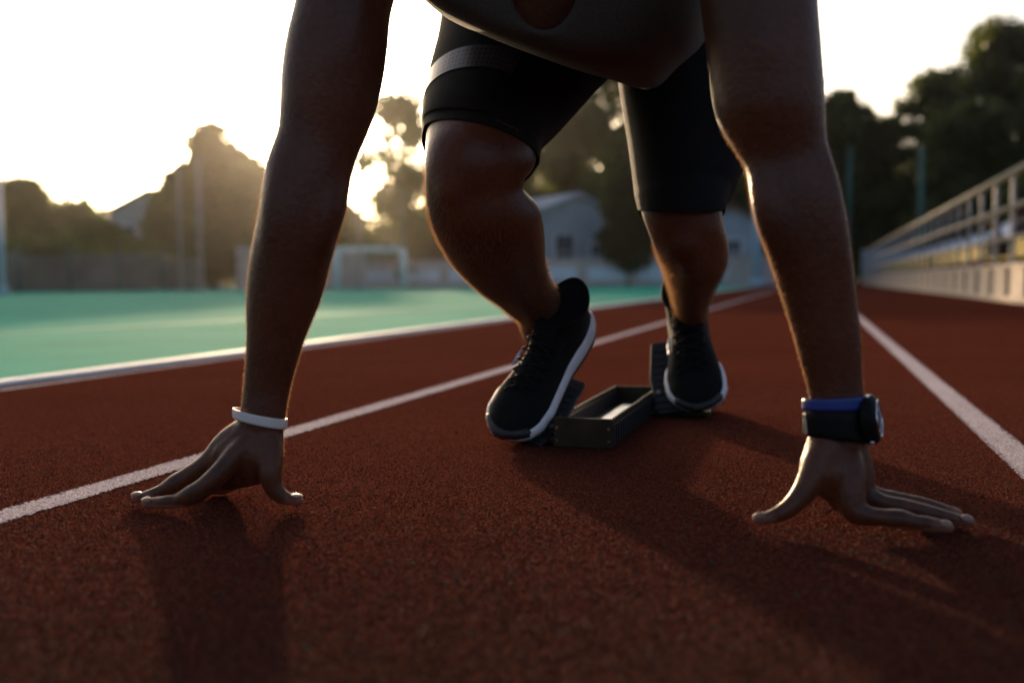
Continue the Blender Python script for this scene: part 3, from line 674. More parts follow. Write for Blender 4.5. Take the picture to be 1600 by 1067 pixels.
fz = link('body_hair', npmesh('body_hair', np.concatenate(Vs), np.concatenate(Fs)), HAIR, person, smooth=False); fz['kind'] = 'stuff'; fz['label'] = 'fine hair on the shins and forearms'

# shorts: a loft per leg with a hem band, and a seat piece
shorts = MB()
def short_leg(rows, end_edge, off=.004, drop=.035, kf=1.0):
    rr, C = limb(rows, 60, 56, off=off, rnd=False)
    T_ = np.gradient(C, axis=0)
    for i in range(len(rr)):
        w_ = max(0.0, (i - 18) / (len(rr) - 19)); t_ = nrm(T_[i]); vd = nrm(CAM - C[i]); rb_ = max(np.dot(q - C[i], vd) for q in rr[i])
        rr[i] = [q + (-RMn[:, 1] * drop + RMn[:, 2] * drop * kf + vd * .005) * w_ * max(0, np.dot(q - C[i], vd) / rb_) for q in rr[i]]
    if 1:
        pass
    k = int(len(rr) * end_edge); rr = rr[:k + 1]; out = []
    for i, r_ in enumerate(rr):
        c_ = np.mean(r_, axis=0); t = (k - i)
        g = 1.0 + (.004 if t <= 5 else (-.006 if t == 6 else 0)); out.append([c_ + (q - c_) * g for q in r_])
    cN = np.mean(out[-1], axis=0); out.append([cN + (q - cN) * .985 for q in out[-1]]); out.append([cN + (q - cN) * .97 for q in out[-3]])
    return out, rr, C
shL = [(700, -120, 1030, -60, 1.78, .9), (697, -30, 1000, 42, 1.72, .9), (689, 50, 944, 110, 1.62, .86), (672, 122, 890, 170, 1.52, .86), (664, 174, 848, 212, 1.44, .87), (664, 196, 840, 234, 1.42, .86), (664, 211, 837, 250, 1.40, .84)]
oL, rL, _ = short_leg(shL, .99, drop=.040, kf=.9)
shorts.rings(oL, cap=False)
shR = [(930, -110, 1195, -110, 1.85, .9), (948, -20, 1190, -20, 1.82, .9), (964, 80, 1176, 80, 1.78, .88), (974, 150, 1172, 160, 1.74, .88), (986, 220, 1168, 236, 1.70, .88), (994, 285, 1148, 288, 1.66, .9), (997, 302, 1134, 314, 1.64, .92), (1001, 322, 1128, 334, 1.63, .92)]
oR, rR, _ = short_leg(shR, .99, drop=.040, kf=.4)
shorts.rings(oR, cap=False)
shorts.rings([oval(930, -150, 190, 150, 1.62), oval(940, -110, 215, 150, 1.70), oval(950, -90, 225, 150, 1.78), oval(955, -100, 215, 150, 1.88), oval(958, -110, 150, 110, 1.97)])
so = shorts.build('shorts', SHORTS, person, smooth=True)
for hem, hip in ((oL[-3], oL[0]), (oR[-3], oR[0])):
    Hm = np.array(hem); c0 = Hm.mean(0); nv_ = np.linalg.svd(Hm - c0)[2][2]; ax_ = np.mean(hip, axis=0) - c0; nv_ = nv_ if np.dot(nv_, ax_) > 0 else -nv_
    above = (co - c0) @ nv_; near_ = segdist(c0, np.mean(hip, axis=0), co) < .17
    w_ = np.clip((above - .010) / .014, 0, 1) * near_ * np.clip(above / .0001, 0, 1); co = (co - nor * (w_ * .013)[:, None]).astype(np.float32)
bme.vertices.foreach_set('co', co.ravel()); bme.update()
# perforated band on the front of the image-left leg
def band_patch(rr, v0, v1, u0, u1, lift):
    n = len(rr[0]); V = []; UV = []; nu, nvv = 60, 8
    for i in range(nvv + 1):
        v = v0 + (v1 - v0) * i / nvv; fi = v * (len(rr) - 1); i0 = int(fi); t = fi - i0
        for j in range(nu + 1):
            u = (u0 + (u1 - u0) * j / nu) % 1.0 * n; j0 = int(u) % n; s_ = u - int(u)
            def q(i_): return rr[i_][j0] * (1 - s_) + rr[i_][(j0 + 1) % n] * s_
            p_ = q(i0) * (1 - t) + q(min(i0 + 1, len(rr) - 1)) * t; c_ = np.mean(rr[i0], axis=0) * (1 - t) + np.mean(rr[min(i0 + 1, len(rr) - 1)], axis=0) * t
            V.append(p_ + nrm(p_ - c_) * lift); UV.append((j / nu * 30 + (i % 1), i / nvv * 5))
    Fq = [(i * (nu + 1) + j, i * (nu + 1) + j + 1, (i + 1) * (nu + 1) + j + 1, (i + 1) * (nu + 1) + j) for i in range(nvv) for j in range(nu)]
    me = bpy.data.meshes.new('band'); me.from_pydata([tuple(v) for v in V], [], Fq); l = me.uv_layers.new(name='UVMap')
    for p_ in me.polygons:
        for li in p_.loop_indices: l.data[li].uv = UV[me.loops[li].vertex_index]
    return me
# which half of the ring faces the camera
testq = rL[30]; near = int(np.argmin([np.linalg.norm(q - CAM) for q in testq])) / len(testq)
lefti = int(np.argmin([np.dot(q - CAM, RX) for q in testq])) / len(testq)
print('near', near, 'left', lefti)
NEAR, LEFT = near, lefti

# shirt
def poly_ring(ctrl, d, n=72): return ringpts(ctrl, d, n)
shirt = MB()
def srings(lst):
    out = []
    for ctrl, d in lst: out.append(ringpts(ctrl, d, 80))
    return out
def neck(sx, cyb, d, top=-250): return [(850, cyb), (850 + sx * .55, cyb - 14), (850 + sx * .95, cyb - 60), (850 + sx * 1.1, cyb - 150), (850 + sx * .6, top), (850, top - 15), (850 - sx * .6, top), (850 - sx * 1.1, cyb - 150), (850 - sx * .95, cyb - 60), (850 - sx * .55, cyb - 14)]
R0 = neck(56, 46, 1.115)
R1 = neck(62, 52, 1.10)
R2 = [(858, 84), (935, 88), (1010, 50), (1065, -30), (1050, -240), (850, -330), (650, -240), (632, -60), (665, -5), (755, 50)]
R3 = [(900, 106), (970, 112), (1040, 95), (1098, 20), (1090, -250), (860, -350), (640, -250), (636, -60), (672, 12), (770, 62)]
R4 = [(935, 120), (985, 126), (1048, 112), (1104, 30), (1110, -250), (880, -350), (660, -250), (648, -60), (690, 22), (800, 74)]
R5 = [(938, 121), (1010, 138), (1052, 106), (1112, 30), (1115, -250), (890, -350), (680, -260), (665, -80), (705, 20), (820, 80)]
R6 = [(952, 123), (1016, 141), (1056, 110), (1120, 20), (1120, -250), (900, -340), (700, -260), (680, -80), (725, 10), (840, 82)]
R7 = [(960, 120), (1008, 133), (1045, 118), (1116, 15), (1110, -240), (900, -330), (710, -250), (690, -80), (735, 5), (845, 76)]
shirt.rings(srings([(R0, 1.13), (R0, 1.105), (R1, 1.100), (R2, 1.125), (R3, 1.20), (R4, 1.30), (R5, 1.42), (R6, 1.54), (R7, 1.545), (R7, 1.50)]), cap=False)
me = shirt.mesh('tank_top'); o = bpy.data.objects.new('tmp', me); COL.objects.link(o)
md = o.modifiers.new('s', 'SUBSURF'); md.levels = 2
dg = bpy.context.evaluated_depsgraph_get(); me2 = bpy.data.meshes.new_from_object(o.evaluated_get(dg)); bpy.data.objects.remove(o)
# cloth folds
V = np.empty(len(me2.vertices) * 3, np.float32); me2.vertices.foreach_get('co', V); V = V.reshape(-1, 3)
from mathutils import noise as mnoise
for i in range(len(V)):
    x, y, z = V[i]; nz = mnoise.noise(Vector((x * 14 + z * 9, y * 3, z * 4))) * .006 + mnoise.noise(Vector((x * 34 + z * 20, y * 8, z * 9))) * .0022
    V[i] += RB * nz
me2.vertices.foreach_set('co', V.ravel()); me2.update()
top = link('tank_top', me2, SHIRT, person); top['label'] = 'dark grey loose tank top with a scooped neckline'
# neckline binding
nr = np.array(ringpts(R1, 1.099, 80)); mb = MB(); rr = []
for i in range(80):
    t = nrm(nr[(i + 1) % 80] - nr[i - 1]); a = nrm(np.cross(t, RB)); rr.append([nr[i] + (a * math.cos(q) * 1.6 + RB * math.sin(q)) * .0013 for q in np.linspace(0, 2 * math.pi, 9)[:-1]])

bp = band_patch(rL, 0.53, 0.61, LEFT - .30 if False else min(NEAR, LEFT) - .02 + 0, max(NEAR, LEFT) + .02, .0012)
link('reflective_band', bp, REFL, so)

make_shoe(person, toeL, heelL, upLv, 1, 'black running shoe with white sole, heel raised, nearer the camera')
make_shoe(person, toeR, heelR, upRv, 1, 'black running shoe with white sole, planted on the far pedal', 1.2, .25)
# pedals behind the soles
L_, S_, U = shoe_frame(toeL, heelL, upLv)
pbL = toeL - L_ * .095 - U * .006 + S_ * 0
ub = -L_; pbL = pbL + ub * ((.013 - pbL[2]) / ub[2])
pbL = pbL + RX * .020
pedal(pbL, ub, S_, .098, .145, -1, 'tilted dark foot pedal behind the nearer shoe')
L_, S_, U = shoe_frame(toeR, heelR, upRv)
pbR = toeR - L_ * .05 - U * .006; ub = -L_; pbR = pbR + ub * ((.013 - pbR[2]) / ub[2])
pbR = pbR - RX * .034
pedal(pbR, ub, S_, .108, .172, 1, 'tall dark foot pedal behind the farther shoe')

# ------------------------------------------------------------------ wrist things
def wristband(name, top_pair, bot_pair, d, ratio, off, th, m, label, cat, parent=None, rounded=True):
    rows = [(*top_pair, d, ratio), (*[(a * 2 + b) / 3 for a, b in zip(top_pair, bot_pair)], d, ratio), (*[(a + 2 * b) / 3 for a, b in zip(top_pair, bot_pair)], d, ratio), (*bot_pair, d, ratio)]
    ro, _ = limb(rows, 8, 64, off=off + th, rnd=False); ri, _ = limb(rows, 8, 64, off=off, rnd=False)
    mo = [[(a + b) / 2 + (a - b) * (.5 if 0 < i < 7 else .1) for a, b in zip(ro[i], ri[i])] for i in range(8)]
    mb = MB(); mb.rings(mo + ri[::-1] + [mo[0]], cap=False); o = mb.build(name, m, parent, smooth=True)
    if label: meta(o, label, cat)
    return o
wristband('wristband', (367, 637, 446, 654), (367, 652, 445, 670), 1.182, .80, .0005, .0018, WHITEB, 'white silicone wristband hanging loose above the hand on the left', 'wristband')
wristband('wristband', (1259, 623, 1349, 618), (1259, 641, 1349, 640), 1.07, .74, .0012, .0025, BLUEB, 'blue silicone wristband just above the black watch', 'wristband')
wc = P(1355, 655, 1.062); watch = empty('wristwatch', tuple(wc)); meta(watch, 'black resin wristwatch with round pale face on the right-hand wrist', 'watch')
wristband('strap', (1261, 644, 1350, 642), (1265, 681, 1352, 690), 1.07, .72, .0012, .0032, WATCHB, None, None, watch)
wn = nrm(RX * .89 + RB * .46 + RU * .10); wu = nrm(RU - wn * np.dot(RU, wn)); ws = np.cross(wn, wu)
def disc(c_, r, h_, m, name, par, n=40, r2=None):
    mb = MB(); mb.cyl(c_, c_ + wn * h_, r, r2, n); return mb.build(name, m, par, .0006, smooth=True)
disc(wc - wn * .003, .0262, .011, WATCHB, 'case', watch)
disc(wc + wn * .008, .0262, .0035, WATCHB, 'bezel', watch, r2=.0228)
disc(wc + wn * .0112, .0192, .0006, DIAL, 'dial', watch)
for k in range(12):
    a = k * math.pi / 6; c_ = wc + wn * .0122 + (wu * math.cos(a) + ws * math.sin(a)) * .0155
    mb = MB(); mb.cyl(c_, c_ + wn * .0004, .0011, n=6); mb.build('hour_mark', WATCHB, watch)
for a, l_ in ((.6, .009), (2.4, .013)):
    dv = wu * math.cos(a) + ws * math.sin(a); mb = MB(); mb.cyl(wc + wn * .0125, wc + wn * .0125 + dv * l_, .0006, n=6); mb.build('watch_hand', WATCHB, watch)
mb = MB(); rr = []
for k in range(40):
    a = 2 * math.pi * k / 40; o_ = wu * math.cos(a) + ws * math.sin(a); c_ = wc + wn * .0122 + o_ * .0195; rr.append([c_ + (o_ * math.cos(q) + wn * math.sin(q)) * .0011 for q in np.linspace(0, 2 * math.pi, 9)[:-1]])
rr.append(rr[0]); mb.rings(rr, cap=False); mb.build('rim', CHROME, watch, smooth=True)
for a in (.45, -.45, math.pi + .45, math.pi - .45):
    o_ = wu * math.cos(a) + ws * math.sin(a); mb = MB(); mb.cyl(wc + wn * .004 + o_ * .0235, wc + wn * .004 + o_ * .028, .0028, n=12); mb.build('button', CHROME, watch, .0004, smooth=True)
box('buckle', tuple(P(1258, 662, 1.07)), (.003, .012, .022), CHROME, watch, .0008, Matrix(RMn.tolist()) @ Matrix.Rotation(R(90), 3, 'X'))

# ------------------------------------------------------------------ grandstand on the right
XB = G(1600, 475)[0]; YB0, YB1 = 5.5, 46.0
print('XB', XB, G(1600, 475))
gs = empty('grandstand', (XB, YB0, 0)); meta(gs, 'low concrete grandstand with cream front wall panels along the track', 'grandstand')
step = .36; rise = .27
for k in range(4):
    box('step', (XB + .55 + k * .62, (YB0 + YB1) / 2, (.30 + k * rise) / 2), (.62, YB1 - YB0, .30 + k * rise), CONC, gs, .01)
box('end_wall', (XB + 1.4, YB1 + .12, .75), (2.8, .2, 1.5), PBLU, gs, .01)
npan = int((YB1 - YB0) / 1.05)
base_pan = None
for k in range(npan):
    y = YB0 + (k + .5) * 1.05
    if base_pan is None:
        base_pan = box('wall_panel', (XB + .05, y, .18), (.09, .76, .36), CONC, gs, .008)
    else:
        c_ = base_pan.copy(); COL.objects.link(c_); c_.parent = gs; c_.matrix_parent_inverse = base_pan.matrix_parent_inverse.copy(); c_.location = (base_pan.location[0], base_pan.location[1] + k * 1.05, base_pan.location[2])
box('wall_cap', (XB + .05, (YB0 + YB1) / 2, .385), (.13, YB1 - YB0, .045), CONC, gs, .006)
box('slot_shade_board', (XB + .16, (YB0 + YB1) / 2, .2), (.04, YB1 - YB0, .34), PEDAL, gs)  # dark board added behind the panel gaps, its colour standing in for their shade
box('wall_foot', (XB + .045, (YB0 + YB1) / 2, .03), (.13, YB1 - YB0, .06), CONC, gs, .006)
rl = empty('railing', (XB, YB0, 0)); meta(rl, 'cream painted railing with three rails on the grandstand front', 'railing')
pb = None
for k in range(npan + 1):
    if pb is None:
        mb = MB(); mb.box((XB + .05, YB0, .88), (.04, .038, .95)); pb = mb.build('post', POSTG, rl, .004)
    else:
        c_ = pb.copy(); COL.objects.link(c_); c_.parent = rl; c_.matrix_parent_inverse = pb.matrix_parent_inverse.copy(); c_.location = pb.location + Vector((0, k * 1.05, 0))
for z, r_ in ((1.36, .036), (1.0, .026), (.68, .024)):
    mb = MB(); mb.cyl((XB + .012, YB0 - .2, z), (XB + .012, YB1, z), r_, n=14); mb.build('rail', POSTM, rl, smooth=True)
def make_seat(m):
    root = empty('stadium_seat', (0, 0, 0))
    mb = MB(); mb.box((0, 0, .16), (.40, .42, .04)); mb.build('seat', m, root, .015)
    mb = MB(); mb.box((.19, 0, .30), (.04, .42, .28), Matrix.Rotation(R(12), 3, 'Y')); mb.build('backrest', m, root, .015)
    mb = MB(); mb.box((0, 0, .07), (.06, .30, .14)); mb.build('bracket', METAL, root)
    return root
protos = [make_seat(YEL), make_seat(BLU)]
first = [True, True]; ns = 0
rown = ['front', 'second', 'third', 'top']
for k in range(4):
    y = YB0 + .4
    while y < YB1 - .5:
        i = 0 if (k == 0 or (k == 1 and (10.0 < y < 17.5))) else 1
        skip = (k == 0 and 9.2 < y < 10.6) or (k == 1 and 8.6 < y < 10.2)
        if not skip and not (k == 3 and y > 30) and ((y * 10) % 37 > 3):
            o = protos[i] if first[i] else copy_tree(protos[i]); first[i] = False
            o.location = (XB + .55 + k * .62, y, .36 + k * rise)
            meta(o, f"{['yellow', 'pale blue'][i]} plastic stadium seat in the {rown[k]} row of the grandstand", 'stadium seat', f"{['yellow', 'pale blue'][i]} seats in the {rown[k]} row of the grandstand")
            ns += 1
        y += .52
print('seats', ns)
# two spectators
def spectator(x, y, z, label, shirtc, legc):
    root = empty('person', (x, y, z)); meta(root, label, 'person')
    b_ = MB()
    def tube(pts, seg=12):
        rr = []; pts = [(Vector(p_[:3]), p_[3]) for p_ in pts]
        for i, (c_, r_) in enumerate(pts):
            t = (pts[min(i + 1, len(pts) - 1)][0] - pts[max(i - 1, 0)][0]).normalized(); u = t.orthogonal().normalized(); w_ = t.cross(u)
            rr.append([c_ + (u * math.cos(a) + w_ * math.sin(a)) * r_ for a in np.linspace(0, 2 * math.pi, seg + 1)[:-1]])
        b_.rings(rr)
    X = Vector((x, y, z))
    def q(*p_): return (*(X + Vector(p_[:3])), p_[3])
    tube([q(0, 0, .02, .13), q(0, 0, .2, .14), q(-.02, 0, .4, .17), q(-.03, 0, .5, .13), q(-.04, 0, .56, .05), q(-.05, 0, .62, .05)])
    b_.ell(X + Vector((-.07, 0, .72)), (.095, .078, .12), None, 16, 12); b_.ell(X + Vector((-.165, 0, .71)), (.015, .012, .02), None, 8, 6)
    for s_ in (-1, 1):
        tube([q(0, s_ * .17, .46, .055), q(-.1, s_ * .2, .24, .045), q(-.32, s_ * .1, .14, .035), q(-.4, s_ * .06, .15, .03)])
        b_.ell(X + Vector((-.42, s_ * .05, .15)), (.05, .04, .022), None, 10, 8)
        tube([q(0, s_ * .1, .06, .09), q(-.25, s_ * .11, .08, .075), q(-.45, s_ * .12, .08, .06), q(-.46, s_ * .12, -.15, .05), q(-.44, s_ * .12, -.36, .038)])
        b_.ell(X + Vector((-.50, s_ * .12, -.39)), (.12, .045, .04), None, 12, 8)
    me = remesh(b_, .012, 4); ob = link('body', me, SKIN, root)
    mb = MB(); rr = []
    for zz, rx, ry in ((-.02, .15, .19), (.1, .155, .19), (.25, .16, .2), (.4, .18, .23), (.5, .15, .18), (.54, .09, .1)): rr.append([X + Vector((-.02 + rx * math.cos(a), ry * math.sin(a), zz)) for a in np.linspace(0, 2 * math.pi, 25)[:-1]])
    mb.rings(rr); mb.build('shirt', shirtc, root, smooth=True)
    for s_ in (-1, 1):
        mb = MB(); rr = []
        for px_, pz, r_ in ((.05, .06, .10), (-.25, .085, .088), (-.46, .08, .075)): rr.append([X + Vector((px_, s_ * .11 + r_ * math.cos(a), pz + r_ * math.sin(a))) for a in np.linspace(0, 2 * math.pi, 17)[:-1]])
        mb.rings(rr); mb.build('trouser_leg', legc, root, smooth=True)
    mb = MB(); mb.ell(X + Vector((-.055, 0, .745)), (.10, .087, .115), None, 16, 12); mb.build('hair', HEADHAIR, root, smooth=True)
REDC = fabric('red_cloth', (.25, .03, .03), (.32, .05, .04)); DARKC = fabric('navy_cloth', (.015, .018, .03), (.03, .035, .05))
def y_at(x, px):
    best = None
    for y in np.linspace(5, 40, 1400):
        v = RMn.T @ (np.array([x, y, .5]) - CAM); q = 800 + F * v[0] / -v[2]
        if best is None or abs(q - px) < best[0]: best = (abs(q - px), y)
    return best[1]
spectator(XB + .62, y_at(XB + .62, 1562), .34, 'spectator in a dark top and red trousers seated in the front row of the grandstand', DARKC, REDC)
spectator(XB + 1.22, y_at(XB + 1.22, 1600), .62, 'spectator in dark clothes seated in the second row near the picture edge', DARKC, DARKC)

# ------------------------------------------------------------------ far end: walls, goal, poles, houses
def wall_between(name, p0, p1, h, th, m, parent=None, z0=0, bev=0):
    p0 = Vector(p0); p1 = Vector(p1); d_ = p1 - p0; c_ = (p0 + p1) / 2; a = math.atan2(d_.y, d_.x)
    return box(name, (c_.x, c_.y, z0 + h / 2), (d_.length, th, h), m, parent, bev, Matrix.Rotation(a, 3, 'Z'))
# low wall with pale panels
pa, pb_ = GD(560, 50), GD(1215, 44); root = empty('low_wall', tuple(pa)); meta(root, 'low pinkish wall with pale rectangular panels behind the field', 'wall')
hW = 1.25
wall_between('wall', pa, pb_, hW, .25, PINKW, root)
dv = (pb_ - pa); Lw = np.linalg.norm(dv); du = dv / Lw; nn_ = np.array([du[1], -du[0], 0]); nn_ = nn_ if np.dot(nn_, CAM - pa) > 0 else -nn_
npn = int(Lw / 2.3)
for k in range(npn):
    a = pa + du * (k * 2.3 + .3) + nn_ * .14; wall_between('panel', a, a + du * 1.8, .62, .06, WHITEP, root, .28, .01)
wall_between('coping', pa + nn_ * .0, pb_, .08, .33, PINKW, root, hW + .001)
# taller wall block on the left of it
pa2, pb2 = GD(372, 46), GD(572, 46); root = empty('concrete_wall', tuple(pa2)); meta(root, 'taller plain pinkish wall block beside the goal', 'wall')
wall_between('wall', pa2, pb2, hpx(389, 46, 470), .3, PINKW, root); wall_between('coping', pa2, pb2, .06, .38, WHITEP, root, hpx(389, 46, 470) + .001)
# goal
g0, g1 = GD(570, 45), GD(631, 45); hg = hpx(390, 45, 600)
root = empty('football_goal', tuple(g0)); meta(root, 'pale teal football goal frame with thin net at the far side', 'goal')
gd = nrm(g1 - g0); back = nrm(np.array([gd[1], -gd[0], 0])); back = -back if np.dot(back, CAM - g0) > 0 else back; g0 = g1 - gd * 3.0
for p_ in (g0, g1):
    mb = MB(); mb.cyl(p_, p_ + VZ * hg, .14, n=14); mb.build('post', TEALP, root, smooth=True)
    mb = MB(); mb.cyl(p_ + VZ * hg, p_ + back * .9, .03, n=8); mb.build('stay', TEALP, root, smooth=True)
mb = MB(); mb.cyl(g0 + VZ * hg, g1 + VZ * hg, .12, n=14); mb.build('crossbar', TEALP, root, smooth=True)
mb = MB()
for k in range(13):
    a = g0 + gd * 3.0 * k / 12; mb.cyl(a + VZ * hg, a + back * .9, .006, n=4)
for k in range(8):
    t = k / 8; a = g0 + VZ * hg * (1 - t) + back * .9 * t; mb.cyl(a, a + gd * 3.0, .006, n=4)
o = mb.build('net', WHITEP, root); o['kind'] = 'stuff'
# fence on the left
fa, fb_ = GD(-260, 33), GD(372, 45); root = empty('fence', tuple(fa)); meta(root, 'dull brown board fence with posts along the far left side of the field', 'fence')
fd = nrm(fb_ - fa); Lf = np.linalg.norm(fb_ - fa); nf = int(Lf / 2.0); FENCE = noisy('fence_board', (.13, .105, .085), (.20, .165, .135), .8, .85, .2, .01)
pan = None
for k in range(nf):
    a = fa + fd * k * 2.0
    wall_between('fence_panel', a + fd * .05, a + fd * 1.95, 1.35 + .06 * (k % 3), .06, FENCE, root, .05, .01)
    mb = MB(); mb.cyl(a, a + VZ * 1.75, .05, n=8); mb.build('post', GRNP, root, smooth=True)
# poles
def pole(px, topy, d, r, m, label, arm=False):
    p_ = GD(px, d); h_ = hpx(topy, d, px); root = empty('pole', tuple(p_)); meta(root, label, 'pole')
    mb = MB(); mb.cyl(p_, p_ + VZ * h_, r, r * .8, n=12); mb.build('shaft', m, root, smooth=True)
    mb = MB(); mb.cyl(p_, p_ + VZ * .25, r * 1.8, n=12); mb.build('base', m, root, smooth=True)
    mb = MB(); mb.ell(p_ + VZ * (h_ + r * .3), (r, r, r * .6), None, 10, 6); mb.build('cap', m, root, smooth=True)
    return root
GREYP = noisy('grey_pole', (.22, .22, .20), (.30, .30, .28), 3, .5, 0, 0)
pole(4, 285, 30, .09, PBLU, 'pale blue pole at the left edge behind the field')
pole(283, 270, 42, .07, GREYP, 'thinner grey pole left of the tallest pole before the spired tree')
pole(314, 250, 42, .10, GREYP, 'tall grey pole before the spired tree on the left')
pole(562, 330, 44, .06, GREYP, 'short grey net pole between the arm and the goal')
pole(630, 300, 47, .06, GRNP, 'green pole rising behind the goal post')
pole(1183, 285, 42, .22, PBLU, 'thick pale blue column between the wall and the arm with the watch')
pole(1326, 235, 50, .14, GRNP, 'dark green pole right beside the arm with the watch')
pole(1437, 235, 40, .12, GRNP, 'dark green pole above the grandstand railing')
# net between poles at left: top wires
# house behind the middle of the field
def house(px0, px1, topy, ridgey, d, label, name='house', wins=(), depth=7, basecol=None, rot=0.0, roof=ROOF):
    a, b_ = GD(px0, d), GD(px1, d + rot); hh = hpx(topy, d, px0); hr = hpx(ridgey, d, px0); root = empty(name, tuple(a)); meta(root, label, 'house')
    u = nrm(b_ - a); Lh = np.linalg.norm(b_ - a); n_ = np.array([-u[1], u[0], 0]); n_ = n_ if np.dot(n_, a - CAM) > 0 else -n_
    mb = MB(); gab = [a, b_, b_ + VZ * hh, (a + b_) / 2 + VZ * hr, a + VZ * hh]; mb.prism(gab, n_ * depth); mb.build('wall', HOUSE, root)
    for s_ in (0, 1):
        e = (a + VZ * hh) if s_ == 0 else (b_ + VZ * hh); r_ = (a + b_) / 2 + VZ * hr; o_ = -u if s_ == 0 else u
        sl_ = (e - r_); e2 = e + nrm(sl_) * .35; mb = MB(); t_ = VZ * .14
        q = [r_ - n_ * .35 + VZ * .02, e2 - n_ * .35 + VZ * .02, e2 - n_ * .35 + t_, r_ - n_ * .35 + t_]; mb.prism(q, n_ * (depth + .7)); mb.build('roof', roof, root)
    box_h = .55
    wall_between('plinth', a - n_ * .05, b_ - n_ * .05, box_h, .12, MAROON, root)
    for (wx, wy, ww, wh) in wins:
        c_ = a + u * Lh * wx - n_ * .03 + VZ * hh * wy; fr = MB(); W_ = ww; Hh = wh
        M = Matrix(np.stack([u, n_, VZ], 1).tolist()); fr.box(c_, (W_ + .2, .08, Hh + .2), M); f_ = fr.build('window', WHITEP, root)
        pn = MB(); pn.box(c_ - n_ * .045, (W_, .03, Hh), M); pn.build('pane', GLASSD, f_)
        bb = MB(); bb.box(c_ - n_ * .07, (.06, .03, Hh), M); bb.box(c_ - n_ * .07, (W_, .025, .06), M); bb.build('glazing_bar', WHITEP, f_)
    return root
house(850, 950, 328, 304, 50, 'white gabled house with a dark window behind the low wall', wins=((.30, .45, .95, 1.7), (.80, .40, .6, 1.2)), rot=2, roof=PBLU)
house(1105, 1180, 345, 325, 48, 'small pale blue house beside the thick column', wins=((.5, .5, .8, 1.2),), depth=4, roof=ROOF)
house(176, 300, 332, 300, 58, 'white house with a brown roof half hidden by trees on the left', wins=((.2, .7, .8, 1.0), (.55, .7, .8, 1.0)), depth=6, roof=ROOF)
# yellow-green shelter roof at left
pc = GD(222, 44); root = empty('shelter', tuple(pc)); meta(root, 'small shelter with a yellow green pitched roof behind the fence', 'shelter')
hs = hpx(418, 44, 222); hp = hpx(398, 44, 222); wv = RX * 1.5; wv[2] = 0
for s_ in (-1, 1):
    mb = MB(); e = pc + wv * s_ + VZ * hs; r_ = pc + VZ * hp; mb.prism([r_, e, e + VZ * .07, r_ + VZ * .07], VY * 2); mb.build('roof', YELG, root)
    for t_ in (0, 1.8): mb = MB(); mb.cyl(pc + wv * s_ * .9 + VY * t_, pc + wv * s_ * .9 + VY * t_ + VZ * (hs + .0), .05, n=8); mb.build('post', GREYP, root, smooth=True)

# ------------------------------------------------------------------ trees
def leaf_cloud(clumps, n, size, seed, flat=.6):
    r_ = np.random.default_rng(seed); wts = np.array([c_[3] ** 2.2 for c_ in clumps]); wts /= wts.sum(); ci = r_.choice(len(clumps), n, p=wts)
    C = np.array([c_[:3] for c_ in clumps])[ci]; rad = np.array([c_[3] for c_ in clumps])[ci]
    dvec = r_.normal(0, 1, (n, 3)); dvec /= np.linalg.norm(dvec, axis=1)[:, None]
    rr_ = rad * (r_.random(n) ** .5); pos = C + dvec * rr_[:, None] * np.array([1, 1, .8])
    pos += r_.normal(0, .17, (n, 3))
    a = r_.normal(0, 1, (n, 3)); a /= np.linalg.norm(a, axis=1)[:, None]; b_ = np.cross(a, r_.normal(0, 1, (n, 3))); b_ /= np.linalg.norm(b_, axis=1)[:, None]
    s_ = (size * r_.uniform(.6, 1.3, n))[:, None]; a *= s_; b_ *= s_ * .55; c_ = np.cross(a, b_) / (size + 1e-6) * .5
    V = np.stack([pos - a, pos - b_ + c_, pos + a, pos + b_ + c_], 1).reshape(-1, 3); Fq = np.arange(n * 4).reshape(-1, 4)
    return V, Fq
